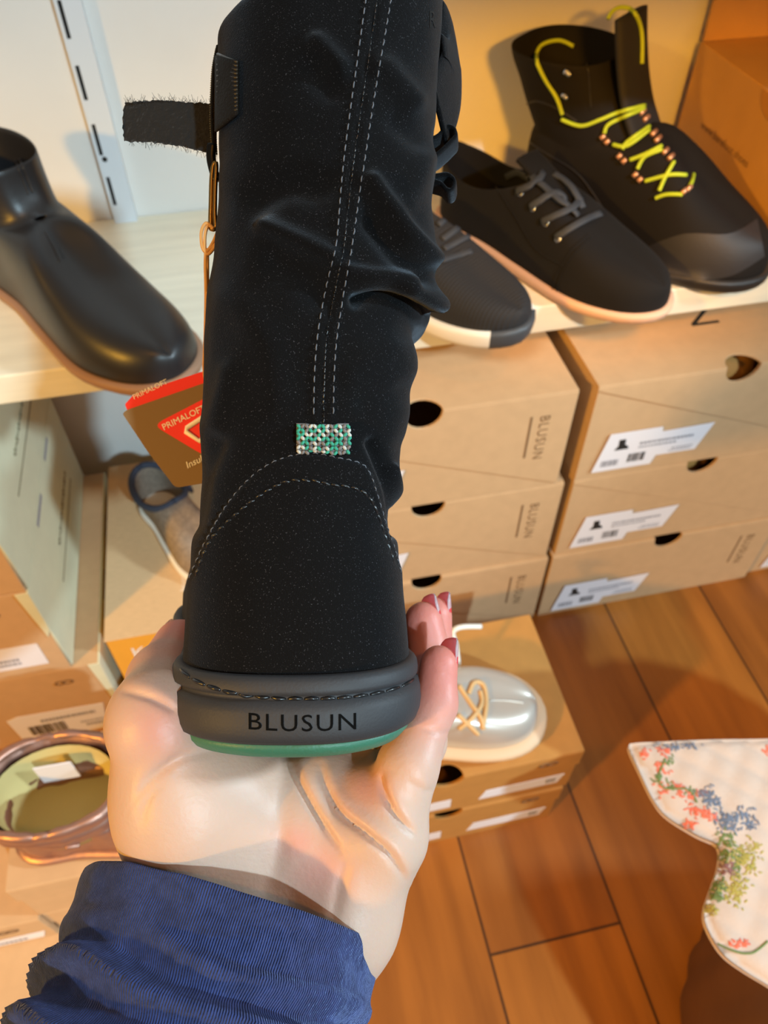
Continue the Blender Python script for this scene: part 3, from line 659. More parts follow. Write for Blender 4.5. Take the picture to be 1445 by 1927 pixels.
tw, upW, soW, Lw = shoe('pearl white sneaker with beige laces on the brown box right of the hand', 'sneaker', (.014, .374), (.248, .350), .2013, .094,
    (M['white_leather'], M['cream_rubber']), [(0, .070), (.3, .066), (.55, .056), (.8, .048), (.93, .042), (1, .034)], (.0, .42, .034, .072, .056, .076), sole_t=.020, welt=.010, e1=.5, e2=.8, s0=.5, flip=True)
TW = tree(upW)
mb = MB()
for P_ in [[(864, 1290), (882, 1318), (904, 1350), (910, 1372)], [(864, 1372), (888, 1352), (906, 1325), (904, 1300)], [(882, 1305), (893, 1284), (910, 1290), (915, 1325), (908, 1370)], [(862, 1345), (886, 1368), (900, 1382)]]:
    P, Nn = path_near(TW, P_, .002, 8); mb.tube(P, .0026, 7)
mb.build('lace', M['beige_lace'], tw)
mb = MB(); P = [at(x, y, d) for x, y, d in [(862, 1250, .86), (858, 1215, .85), (852, 1190, .84), (868, 1180, .84), (905, 1179, .85)]]
mb.tube(catmull(P, 6), .0030, 8); mb.build('loose_lace', M['white_foam'], tw)
mb = MB(); P, Nn = path_near(TW, [(922, 1318), (950, 1318), (985, 1322)], .0004, 8); mb.tube(P, .0011, 6); mb.build('toe_seam', M['white_leather'], upW)

tn, upN, soN, Ln = shoe('dark blue and grey fabric shoe on the corrugated box behind the card tag', 'sneaker', (-.165, .770), (-.072, .600), .2013, .075,
    (M['grey_fabric'], M['white_foam']), [(0, .070), (.3, .064), (.6, .050), (.85, .042), (1, .03)], (.0, .45, .030, .066, .052, .070), sole_t=.012, welt=.003)
mb = MB()
for sg_ in (1, -1):
    uu = np.linspace(0, 1, 16); mb.tube(np.stack([.45*Ln*(1-np.cos(math.pi*uu))/2, sg_*.030*np.sin(math.pi*uu)**.8, np.interp(uu, [0, .5, 1], [.066, .052, .070])], 1), .0045, 8)
mb.build('collar_trim', M['blue_fabric'], tn, local=True); mb = MB()
mb.tube([(.12*Ln, .034, .045), (.2*Ln, .036, .05), (.3*Ln, .036, .045)], .001, 10, 0, True, (.016, .003), [(0, 1, .2)]*3); mb.build('heel_patch', M['blue_fabric'], tn, local=True)

# ------------------------------------------------------------------ the held boot
BD0 = 0.20; DS = .235
SIL = np.array([(-400, 512, 840), (-40, 507, 839), (0, 503, 838), (20, 494, 837), (50, 476, 836), (80, 450, 835), (98, 422, 835), (112, 411, 834), (200, 409, 828), (290, 412, 822), (340, 417, 820), (400, 412, 818), (450, 409, 824), (500, 405, 827),
    (550, 397, 828), (575, 393, 826), (592, 390, 818), (604, 388, 800), (616, 388, 781), (635, 387, 776), (673, 385, 783), (747, 382, 784), (783, 381, 779), (820, 379, 768), (838, 378, 760), (875, 374, 757), (930, 366, 754), (985, 364, 750),
    (1040, 362, 754), (1113, 359, 759), (1168, 356, 765), (1230, 351, 770), (1250, 350, 771), (1300, 350, 771)], float)
YAWF = math.tan(math.radians(10.5))
def sm(x): x = np.clip(x, 0, 1); return x*x*(3-2*x)
def ring_uw(v, a, cen, b, D, ball, nb=44, nf=56, n=2.35):
    ph = np.linspace(0, math.pi/2, nb); w1 = b*(1-np.cos(ph)**(2/n)); h1 = a*np.sin(ph)**(2/n)
    g = np.sin(np.linspace(0, math.pi/2, nf+1)[1:]); w2 = b+(D-b)*g
    foot = sm((D-.12)/.08); wm = a+(ball-a)*sm((w2-b)/.12)*foot; h2 = wm*np.clip(1-g**3.0, 0, 1)**(1/2.2)
    w = np.r_[w1, w2]; h = np.r_[h1, h2]; sh = -YAWF*np.maximum(0, w-b)*foot
    L_ = np.stack([cen+sh-h, w], 1); R_ = np.stack([cen+sh+h, w], 1)
    return np.vstack([L_, R_[1:-1][::-1]])
HB = -.0645   # underside of the heel band
vs = np.r_[np.linspace(-.0485, .165, 290), np.linspace(.168, .205, 12)]
rows = []
for v in vs:
    py = 963.5-v*FPX/DS
    k = [np.interp(py+o, SIL[:, 0], SIL[:, i]) for i in (1, 2) for o in (-6, 0, 6)]
    Lp, Rp = np.mean(k[:3]), np.mean(k[3:])
    a = (Rp-Lp)/2*DS/FPX*.965; c = ((Rp+Lp)/2-PW/2)*DS/FPX; h = v-HB
    D = np.interp(h, [0, .02, .035, .045, .055, .065, .075, .09, .11, .16, .27], [.246, .243, .236, .226, .206, .175, .145, .120, .108, .100, .098])
    ball = np.interp(h, [0, .03, .045, .06, .075], [.047, .046, .041, .036, .034]); b = np.interp(h, [0, .05, .1, .2], [.036, .035, .034, .034])
    uw = ring_uw(v, a, c, b, D, ball)
    back = np.interp(h, [.02, .05, .085, .12, .2], [.0045, .0035, .0065, .006, .003])
    uw[:, 1] += back*np.clip(1-uw[:, 1]/.05, 0, 1)
    rows.append(np.c_[uw[:, 0], np.full(len(uw), v), uw[:, 1]])
G = np.array(rows); nR, nA = G.shape[:2]
def gworld(G_): return CAM+G_[..., :1]*Rt+G_[..., 1:2]*Up+(G_[..., 2:3]+BD0)*Fw
Wd = gworld(G); X, Y, Dp = project(Wd.reshape(-1, 3)); X = X.reshape(nR, nA); Y = Y.reshape(nR, nA)
tA_ = np.roll(Wd, -1, 1)-np.roll(Wd, 1, 1); tV = np.gradient(Wd, axis=0); NN = np.cross(tA_, tV); NN /= np.linalg.norm(NN, axis=2)[..., None]+1e-12
if (NN[nR//2, 0]@Fw) > 0: NN = -NN
vis = sm((.055-G[..., 2])/.02)
disp = np.zeros((nR, nA))
def ridge(P, amp, sig):
    global disp
    P = catmull(P, 6); disp += 1.35*vis*amp*np.exp(-segdist(X, Y, P)**2/(2*sig*sig))
for P_, A_, s_ in [([(500, 425), (560, 452), (625, 486)], .0026, 13), ([(480, 372), (545, 345), (600, 350)], -.0028, 24), ([(520, 490), (580, 520), (612, 560)], -.0022, 22), ([(430, 560), (500, 640), (520, 740)], .0012, 24),
                   ([(700, 340), (755, 424), (812, 485)], .0026, 12), ([(700, 420), (740, 470), (790, 520)], -.0028, 16), ([(656, 512), (710, 520), (775, 520)], .0024, 11), ([(672, 566), (720, 562), (772, 574), (826, 606)], -.0045, 9),
                   ([(770, 545), (800, 565), (822, 575)], .0035, 17), ([(597, 80), (640, 128)], .0022, 13), ([(590, 130), (620, 170)], -.0016, 16), ([(725, 130), (775, 190)], .002, 17), ([(748, 230), (790, 260)], -.0016, 18),
                   ([(700, 835), (735, 920), (748, 1000)], -.0022, 8), ([(735, 880), (752, 950)], .002, 6), ([(405, 835), (380, 900), (362, 985)], -.0014, 14), ([(430, 700), (405, 800)], .0012, 14), ([(800, 300), (770, 380)], .0014, 16),
                   ([(660, 700), (740, 660), (775, 690)], .0012, 18), ([(690, 760), (760, 740)], -.0012, 16)]: ridge(P_, A_, s_)
CEN = [(712, -20), (695, 100), (680, 200), (666, 300), (654, 400), (646, 470), (630, 550), (615, 630), (610, 720), (609, 800)]
ST1 = [(692, -25), (688, 0), (674, 100), (660, 200), (647, 300), (638, 400), (632, 462), (614, 540), (599, 620), (592, 700), (590, 796)]
ST2 = [(738, -25), (735, 0), (718, 100), (701, 200), (686, 300), (671, 400), (661, 470), (646, 555), (633, 640), (628, 720), (627, 796)]
cs = catmull(CEN, 8)
disp += vis*(.0007*np.exp(-(segdist(X, Y, cs)/20)**4)-.0013*np.exp(-segdist(X, Y, cs)**2/18))*(Y < 800)
z_ = lambda P: [(330+x/2.726, 600+y/2.726) for x, y in P]
OUTER = z_([(70, 1330), (95, 1270), (150, 1150), (250, 975), (350, 850), (450, 765), (560, 712), (700, 690), (830, 712), (950, 742), (1000, 800), (1040, 920), (1080, 1050), (1125, 1180), (1165, 1330)])
INNER = z_([(105, 1320), (140, 1220), (200, 1110), (330, 985), (450, 895), (560, 838), (680, 828), (800, 850), (930, 872), (1000, 925), (1040, 1010), (1080, 1130), (1125, 1260)])
po = catmull(OUTER, 6); dO = segdist(X, Y, po); ins = inpoly(X, Y, [tuple(p) for p in po]+[(790, 1300), (330, 1300)])
disp += vis*np.where(ins, .0011*np.clip(dO/5, 0, 1), 0)
disp -= vis*.0004*np.exp(-segdist(X, Y, catmull(INNER, 6))**2/14)
lf = np.array([mnoise.noise(Vector(p)*38)+.5*mnoise.noise(Vector(p)*95) for p in Wd.reshape(-1, 3)]).reshape(nR, nA); disp += .0009*lf*sm((G[..., 1]+.03)/.03)
Wd2 = Wd+NN*disp[..., None]
root = thing('suede_boot', 'tall black suede zip boot held up by the hand, seen from the heel', 'boot', tuple(CAM+Rt*-.0264+Up*HB+Fw*(BD0+.036)))
Fb = [(k*nA+j, k*nA+(j+1) % nA, (k+1)*nA+(j+1) % nA, (k+1)*nA+j) for k in range(nR-1) for j in range(nA)]
upB = mk('upper', Wd2.reshape(-1, 3), Fb, M['suede'], root); TB = tree(upB)
# sole
def sole_part(name, prof, m, caps, parent):
    V = []; F = []
    base = ring_uw(0, .0364, -.0264, .036, .252, .050); nn = np.roll(base, -1, 0)-np.roll(base, 1, 0); nn = np.stack([nn[:, 1], -nn[:, 0]], 1); nn /= np.linalg.norm(nn, axis=1)[:, None]+1e-12
    if nn[0, 1] > 0: nn = -nn
    K = len(base)
    for off, v in prof:
        q = base+nn*off; V.append(loc3(q[:, 0], np.full(K, v), q[:, 1]+BD0))
    V = np.vstack(V); F = [(k*K+j, k*K+(j+1) % K, (k+1)*K+(j+1) % K, (k+1)*K+j) for k in range(len(prof)-1) for j in range(K)]
    if caps: F += [tuple(range(K))[::-1], tuple((len(prof)-1)*K+j for j in range(K))]
    return mk(name, V, F, m, parent, sub=0)
soB = sole_part('sole', [(-.0045, -.0435), (-.0025, -.0429), (-.0008, -.0433), (.0000, -.0446), (.0003, -.0466), (.0002, -.0476), (-.0011, -.0481), (-.0013, -.0488), (-.0010, -.0494), (.0004, -.0499), (.0010, -.0525), (.0012, -.0555), (.0009, -.0580), (.0000, -.0602), (-.0016, -.0612), (-.008, -.0614)], M['rubber'], False, root)
sole_part('outsole', [(-.012, -.0606), (-.0018, -.0608), (-.0024, -.0630), (-.0042, -.0650), (-.0080, -.0664), (-.020, -.0667)], M['green_rubber'], True, root)
TS_ = tree(soB)
# flat heel band lettering, painted black for the shade of pressed-in letters
V, F = text2d('BLUSUN', 1.0, 'LEFT', 1.12); wtx = V[:, 0].max()-V[:, 0].min(); htx = V[:, 1].max()
bm = bmesh.new(); vv = [bm.verts.new(p) for p in V]
for f in F:
    try: bm.faces.new([vv[i] for i in f])
    except ValueError: pass
bmesh.ops.triangulate(bm, faces=bm.faces); bmesh.ops.subdivide_edges(bm, edges=[e for e in bm.edges if e.calc_length() > .15], cuts=2)
bmesh.ops.triangulate(bm, faces=bm.faces); bm.verts.index_update()
VV = []
x0v = V[:, 0].min()
for q in bm.verts:
    f = (q.co.x-x0v)/wtx; px = 468+f*202; bow = 4.0*(1-(2*f-1)**2); py = 1372+bow-q.co.y/htx*31
    p, nn = hit(TS_, px, py, .00012); VV.append(p if p is not None else at(px, py, .2))
mk('heel_lettering', VV, [tuple(v.index for v in f.verts) for f in bm.faces], M['letter'], soB); bm.free()
def stitches(T, P, length, gap, r, name, m, parent, off=.0002, tilt=0):
    C = resample(catmull(P, 10), 400); s = np.r_[0, np.cumsum(np.linalg.norm(np.diff(C, axis=0), axis=1))]; mb = MB(); x = 0
    while x+length < s[-1]:
        A = [np.array([np.interp(q, s, C[:, 0]), np.interp(q, s, C[:, 1])]) for q in (x, x+length*.5, x+length)]
        if tilt: A[0][1] -= tilt; A[2][1] += tilt
        pts = []
        for i, q in enumerate(A):
            p, nn = hit(T, q[0], q[1], off if i == 1 else -r*.6)
            if p is not None: pts.append(p)
        if len(pts) == 3: mb.tube(catmull(pts, 3), r, 5)
        x += length+gap
    if mb.V: mb.build(name, m, parent)
stitches(TB, ST1, 12, 8, .00022, 'stitching', M['thread'], upB)
stitches(TB, ST2, 12, 8, .00022, 'stitching', M['thread'], upB)
stitches(TB, CEN, 9, 3, .00030, 'seam_thread', M['thread_dark'], upB, off=-.0001)
stitches(TB, OUTER, 10, 6, .00018, 'counter_stitching', M['thread'], upB)
stitches(TB, INNER, 15, 4, .00042, 'counter_stitching', M['thread_dark'], upB, tilt=1.5)
stitches(TS_, [(338, 1258), (362, 1278), (420, 1300), (500, 1312), (580, 1315), (660, 1312), (730, 1300), (770, 1284), (785, 1268)], 26, 5, .0005, 'welt_stitching', M['thread_dark'], soB, off=.0004)
# woven loop tab at the top of the counter
mb = MB(); nx, ny = 13, 7
for j in range(ny):
    for i in range(nx):
        f, g = (i+.5)/nx, (j+.5)/ny
        for s_ in (0,):
            px = 559+f*97; py = 799+g*56+4*math.sin(math.pi*f)*g
            up_ = 1 if (i+j) % 2 else -1
            p, nn = hit(TB, px, py, .0016*math.sin(math.pi*min(1, max(.12, g*.9+.1)))+.0006)
            if p is None: continue
            ex = Rt*.7071+Up*.7071*up_; ex = ex-nn*(ex@nn); ex /= np.linalg.norm(ex); ey = np.cross(nn, ex)
            c_ = random.choice([0, 1, 1, 2]) if (i+2*j) % 3 else random.choice([0, 0, 2])
            mb.ball(p, (.00085, .00052, .0005), c_, 6, 5, (ex, ey, nn))
mb.build('heel_loop', [M['loop_green'], M['loop_grey'], M['loop_white']], root)
gp = [[hit(TB, 558+97*i/10, 797+57*j/6, .0007)[0] for i in range(11)] for j in range(7)]
if all(p is not None for r_ in gp for p in r_):
    mk('heel_loop_backing', [p for r_ in gp for p in r_], [(j*11+i, j*11+i+1, j*11+i+12, j*11+i+11) for j in range(6) for i in range(10)], M['loop_grey'], root)
# hook patch, zip, strap
gp = [[hit(TB, 416+ (456-416)*i/7, y0_+(y1_-y0_)*j/14, .0011)[0] for i in range(8) for y0_, y1_ in [(108+i*1.5, 250-i*4.5)]] for j in range(15)]
if all(p is not None for r_ in gp for p in r_):
    mk('hook_patch', [p for r_ in gp for p in r_], [(j*8+i, j*8+i+1, j*8+i+9, j*8+i+8) for j in range(14) for i in range(7)], M['velcro'], root, solid=.0008)
    mb = MB()
    for j in range(13):
        a_, b_ = np.array(gp[j][0]), np.array(gp[j+1][7]); mb.tube([a_+(b_-a_)*f-Fw*.0011 for f in np.linspace(.05, .95, 5)], .00045, 5)
    mb.build('hook_rib', M['velcro_hook'], root)
zp = catmull([(412, 92, .235), (405, 130, .235), (402, 180, .235), (401, 230, .235), (404, 285, .235)], 10)
mb = MB(); mb.tube([at(*q) for q in zp], .001, 8, 0, True, (.0022, .0006), [-Rt]*len(zp)); zt = mb.build('zip_tape', M['velcro'], root)
mb = MB()
for q in resample(zp, 46): mb.ball(at(q[0]-1, q[1], q[2]-.0012), (.0011, .0006, .0005), 0, 6, 4)
mb.build('zip_teeth', M['brass'], zt)
mb = MB(); P = [at(x, y, .2335) for x, y in [(399, 272), (397, 295), (401, 318), (408, 340)]]; mb.tube(catmull(P, 4), .001, 10, 0, True, (.0014, .0011), [-Fw]*13); zs_ = mb.build('zip_slider', M['black_metal'], root)
mb = MB(); P = [at(x, y, .233) for x, y in [(406, 306), (401, 312), (398, 340), (397, 380), (396, 424), (399, 431), (405, 428), (404, 400), (405, 350), (407, 315), (406, 306)]]; mb.tube(catmull(P, 4), .00075, 7); mb.build('zip_pull', M['brass'], zs_)
# fuzzy strap sticking out to the left
ns, nw = 40, 16; V = []; Pc = catmull([(408, 244), (370, 238), (330, 232), (285, 229), (232, 229)], 12); Pc = resample(Pc, ns)
hwp = np.interp(np.linspace(0, 1, ns), [0, .3, .6, 1], [47, 43, 40, 36])
for sgn in (0, 1):
    for i in range(ns):
        for j in range(nw):
            f = 2*j/(nw-1)-1; jit = 1.3*rng.normal() if abs(f) == 1 or i == ns-1 else 0
            px = Pc[i][0]+(0 if i < ns-1 else rng.normal()*1.2+2*f*f); py = Pc[i][1]+hwp[i]*f+jit+.03*(232-Pc[i][0])*0
            V.append(at(px, py, .2365+sgn*.0018+.0002*rng.normal()+.004*(i/ns)**2))
Fq = []
for sgn in (0, 1):
    o_ = sgn*ns*nw
    for i in range(ns-1):
        for j in range(nw-1):
            q = (o_+i*nw+j, o_+i*nw+j+1, o_+(i+1)*nw+j+1, o_+(i+1)*nw+j); Fq.append(q if sgn else q[::-1])
n0 = ns*nw
rim_ = [i*nw for i in range(ns)]+[(ns-1)*nw+j for j in range(1, nw)]+[i*nw+nw-1 for i in range(ns-2, -1, -1)]+[j for j in range(nw-2, 0, -1)]
for a_, b_ in zip(rim_, rim_[1:]+rim_[:1]): Fq.append((a_, b_, b_+n0, a_+n0))
st = mk('strap', V, Fq, M['loop_pile'], root)
mb = MB()
for _ in range(230):
    e = random.random(); i = int(e*(ns-1)); s_ = random.choice((-1, 1)); x, y = Pc[i][0]+rng.normal()*2, Pc[i][1]+s_*hwp[i]*random.choice((1, 1, .97))
    q = at(x, y, .237); a_ = rng.normal(size=3)*.0005; mb.tube([q, q+a_+Up*-s_*.0005, q+a_*1.4+Up*-s_*.0008], .00005, 3)
mb.build('strap_fuzz', M['loop_pile'], st)
# fold of the strap on the right, and two small pull loops
mb = MB(); P = catmull([at(x, y, d) for x, y, d in [(826, 60, .236), (842, 75, .238), (850, 110, .239), (851, 140, .240), (846, 168, .239), (836, 195, .237), (826, 215, .235)]], 6)
mb.tube(P, .001, 12, 0, True, (.012, .0008), [Rt*.9-Fw*.3]*len(P)); mb.build('strap_keeper', M['suede'], root)
for P_ in ([(812, 275), (826, 268), (842, 252), (855, 256), (858, 268), (850, 278), (838, 290), (822, 304), (806, 312)], [(806, 345), (822, 342), (842, 340), (855, 350), (853, 364), (843, 368), (830, 356), (812, 350)]):
    mb = MB(); P = catmull([at(x, y, .245) for x, y in P_], 6); T_ = np.gradient(P, axis=0); mb.tube(P, .001, 12, 0, True, (.0055, .0007), np.cross(T_, Fw+Rt*.12)); mb.build('pull_loop', M['suede'], root)
# embossed letter near the top
mb = MB(); Vt, Ft = text2d('R', 1.0); VV = []
for q in Vt:
    px = 806+q[1]/.7*8*0+q[0]*22; py = 52-q[1]*46; p, nn = hit(TB, px, py, .0002); VV.append(p if p is not None else at(px, py, .22))
mk('embossed_letter', VV, Ft, M['hike'], upB)

# cord and tags hanging from the zip pull
tg = thing('hang_tag', 'olive card tag with a red badge on a tan cord, hanging left of the boot', 'tag', tuple(at(360, 820, .315)))
def plate(name, P, d0_, th_, m, parent, tiltu=0.0):
    mb = MB(); mb.prism([at(x, y, d0_+tiltu*(x-360)) for x, y in P], Fw*th_); return mb.build(name, m, parent, smooth=False)
def rpoly(P, r=.22, n=5):
    out = []; k = len(P); P = [np.array(p, float) for p in P]
    for i in range(k):
        a_ = P[i]+(P[i-1]-P[i])*r; b_ = P[i]+(P[(i+1) % k]-P[i])*r
        for t_ in np.linspace(0, 1, n): out.append(tuple((1-t_)**2*a_+2*t_*(1-t_)*P[i]+t_*t_*b_))
    return out
bk = plate('red_card', rpoly([(234, 762), (252, 742), (438, 680), (440, 900), (420, 930), (290, 860)], .12), .3180, .0006, M['tag_red'], tg)
fr = plate('olive_card', rpoly([(228, 775), (438, 702), (440, 900), (330, 918), (278, 850)], .09), .3150, .0006, M['tag_olive'], tg)
ex = (at(380, 757, .3148)-at(330, 781, .3148)); ex /= np.linalg.norm(ex); ey = np.cross(ex, Fw)*-1
if ey@Up < 0: ey = -ey
lg = plate('red_badge', rpoly([(288, 800), (400, 742), (436, 765), (436, 835), (385, 858)], .16), .3147, .0002, M['tag_red'], tg)
mb = MB(); text_on(mb, 'PRIMALOFT', .0037, at(308, 810, .3145), ex, ey, spacing=1.0)
Pl = [at(x, y, .3145) for x, y in [(428, 772), (390, 780), (352, 805), (350, 813), (375, 830), (418, 802), (430, 808)]]; mb.tube(Pl, .0011, 6)
text_on(mb, 'Insulation', .0039, at(352, 882, .3145), ex, ey, shear=.2)
text_on(mb, 'PRIMALOFT', .0030, at(252, 752, .3176), ex, ey)
mb.build('white_lettering', M['white_ink'], lg)
mb = MB()
for P_ in ([(400, 428), (388, 420), (379, 436), (380, 462), (388, 474), (400, 458), (408, 440)], [(402, 430), (392, 425), (386, 442), (386, 470), (392, 478), (403, 466), (410, 452)], [(384, 474), (398, 466), (408, 458)]):
    mb.tube(catmull([at(x, y, .232) for x, y in P_], 6), .00055, 6)
mb.tube(catmull([at(*q) for q in [(388, 470, .232), (387, 500, .233), (388, 560, .236), (386, 640, .268), (384, 700, .298), (392, 735, .3144)]], 8), .0006, 6)
mb.tube(catmull([at(*q) for q in [(390, 470, .2325), (390, 520, .234), (390, 590, .240), (388, 680, .29), (396, 738, .3144)]], 8), .0006, 6)
mb.build('cord', M['cord'], tg)

# ------------------------------------------------------------------ the hand
def P3(px, py, d): return np.array([(px-PW/2)*d/FPX, (PH/2-py)*d/FPX, d])
def U3(u, v, w): return np.array([u, v, w+BD0])
def cap_sdf(Q, a, b, ra, rb):
    ab = b-a; t = np.clip(((Q-a)@ab)/(ab@ab), 0, 1); return np.linalg.norm(Q-a-t[..., None]*ab, axis=-1)-(ra+(rb-ra)*t)
def smin(a, b, k):
    h = np.clip(.5+.5*(b-a)/k, 0, 1); return b*(1-h)+a*h-k*h*(1-h)
def chain(Q, pts, k=.003):
    d = None
    for (a, ra), (b, rb) in zip(pts[:-1], pts[1:]):
        c_ = cap_sdf(Q, a, b, ra, rb); d = c_ if d is None else smin(d, c_, k)
    return d
IDX = [(U3(-.040, -.0855, .047), .0122), (U3(-.024, -.0765, .085), .0095), (U3(-.004, -.0755, .108), .0082), (U3(.012, -.070, .120), .0072)]
MID = [(U3(-.020, -.0865, .041), .0118), (U3(.0085, -.0775, .074), .0090), (U3(.0180, -.056, .087), .0077), (U3(.0187, -.0385, .088), .0068)]
RNG = [(U3(-.003, -.0895, .036), .0113), (U3(.0115, -.0765, .056), .0088), (U3(.0165, -.053, .065), .0076), (U3(.0137, -.0375, .066), .0066)]
PNK = [(P3(728, 1575, .229), .0112), (P3(768, 1440, .231), .0088), (P3(818, 1325, .238), .0066), (P3(826, 1250, .240), .0060)]
THB = [(P3(300, 1345, .222), .0140), (P3(306, 1278, .246), .0100), (P3(338, 1212, .272), .0088)]
def hand_sdf(Q):
    wr = [(P3(360, 1850, .245), .024), (P3(520, 1880, .248), .024)]
    palm = cap_sdf(Q, P3(300, 1375, .223), P3(350, 1500, .230), .0142, .0205)
    for (a, ra), (b, rb) in [((P3(350, 1500, .230), .0205), (P3(405, 1720, .240), .0215)), ((P3(706, 1570, .233), .0150), (P3(640, 1730, .234), .0165)), ((P3(640, 1730, .234), .0165), (P3(545, 1870, .243), .021)),
                             ((P3(470, 1540, .2345), .0165), (P3(490, 1720, .240), .020)), ((P3(405, 1720, .240), .0215), (P3(400, 1880, .243), .024)), ((P3(570, 1560, .2375), .0145), (P3(590, 1720, .240), .0175)), ((P3(410, 1470, .231), .0140), (U3(-.040, -.0855, .045), .0120)), ((P3(570, 1560, .2375), .0145), (U3(-.018, -.0875, .039), .0115)), ((P3(640, 1600, .235), .0145), (U3(-.003, -.090, .034), .0112)),
                             ((P3(545, 1870, .243), .021), (P3(400, 2050, .222), .027)), ((P3(400, 1880, .246), .026), (P3(300, 2080, .222), .028))]:
        palm = smin(palm, cap_sdf(Q, a, b, ra, rb), .008)
    d = palm
    for ch, k, base in ((IDX, .005, P3(470, 1560, .243)), (MID, .005, P3(540, 1570, .243)), (RNG, .0045, P3(620, 1620, .240)), (PNK, .0045, P3(680, 1650, .236))):
        f = chain(Q, [(base, .0120)]+ch, .0035); f = np.minimum(f, 1)
        # fingers blend with the palm near their roots only
        dist = np.linalg.norm(Q-ch[0][0], axis=-1); kk_ = np.clip(k*(1-(dist-.008)/.022), .0008, k)
        h = np.clip(.5+.5*(f-d)/kk_, 0, 1); d = f*(1-h)+d*h-kk_*h*(1-h)
    th_ = chain(Q, THB, .006); return smin(d, th_, .006)
def surface_nets(fn, lo, hi, h):
    n = [int(math.ceil((b-a)/h))+1 for a, b in zip(lo, hi)]
    ax = [lo[i]+h*np.arange(n[i]) for i in range(3)]
    Vl = np.stack(np.meshgrid(*ax, indexing='ij'), -1); D = np.empty(n)
    for i in range(n[0]): D[i] = fn(Vl[i])
    s = D < 0; cc = np.zeros([k-1 for k in n], int)
    for dx in (0, 1):
        for dy in (0, 1):
            for dz in (0, 1): cc += s[dx:n[0]-1+dx, dy:n[1]-1+dy, dz:n[2]-1+dz]
    act = (cc > 0) & (cc < 8); idx = -np.ones(act.shape, int); idx[act] = np.arange(act.sum()); ijk = np.argwhere(act)
    acc = np.zeros((len(ijk), 3)); cnt = np.zeros(len(ijk))
    cor = [(x, y, z) for x in (0, 1) for y in (0, 1) for z in (0, 1)]
    for a in cor:
        for b in cor:
            if sum(b)-sum(a) == 1 and all(q >= p for p, q in zip(a, b)):
                va = D[tuple((ijk+a).T)]; vb = D[tuple((ijk+b).T)]; m = (va < 0) != (vb < 0)
                t = np.where(m, va/(va-vb+1e-20), 0); acc[m] += (np.array(a)+(np.array(b)-np.array(a))*t[:, None])[m]; cnt[m] += 1
    V = np.array(lo)+h*(ijk+acc/cnt[:, None]); F = []
    for axis in range(3):
        o1, o2 = [(1, 2), (2, 0), (0, 1)][axis]
        sl0 = [slice(None)]*3; sl1 = [slice(None)]*3; sl0[axis] = slice(0, -1); sl1[axis] = slice(1, None)
        e = s[tuple(sl0)] != s[tuple(sl1)]
        for p in np.argwhere(e):
            if p[o1] == 0 or p[o2] == 0 or p[o1] >= n[o1]-1 or p[o2] >= n[o2]-1: continue
            q = [p.copy() for _ in range(4)]; q[1][o1] -= 1; q[2][o1] -= 1; q[2][o2] -= 1; q[3][o2] -= 1
            f = [idx[tuple(c)] for c in q]
            F.append(tuple(f) if not s[tuple(p)] else tuple(f[::-1]))
    return V, F
hV, hF = surface_nets(hand_sdf, (-.098, -.205, .195), (.036, -.022, .336), .0009)
# smooth a little, then press the palm lines in
E_ = np.array([(f[i], f[(i+1) % 4]) for f in hF for i in range(4)]); 
for _ in range(4):
    acc = np.zeros_like(hV); cnt = np.zeros(len(hV)); np.add.at(acc, E_[:, 0], hV[E_[:, 1]]); np.add.at(cnt, E_[:, 0], 1); np.add.at(acc, E_[:, 1], hV[E_[:, 0]]); np.add.at(cnt, E_[:, 1], 1)
    hV = hV*.5+.5*acc/np.maximum(cnt, 1)[:, None]
hf = np.array(hF); nrm = np.cross(hV[hf[:, 2]]-hV[hf[:, 0]], hV[hf[:, 3]]-hV[hf[:, 1]]); vn = np.zeros_like(hV)
for i in range(4): np.add.at(vn, hf[:, i], nrm)
vn /= np.linalg.norm(vn, axis=1)[:, None]+1e-12
if (vn*(hV-hV.mean(0))).sum() < 0: vn = -vn; hF = [tuple(f[::-1]) for f in hF]
hx = PW/2+FPX*hV[:, 0]/hV[:, 2]; hy = PH/2-FPX*hV[:, 1]/hV[:, 2]; face = (-(vn*hV).sum(1)/np.linalg.norm(hV, axis=1)) > .05
if face.mean() < .2: pass
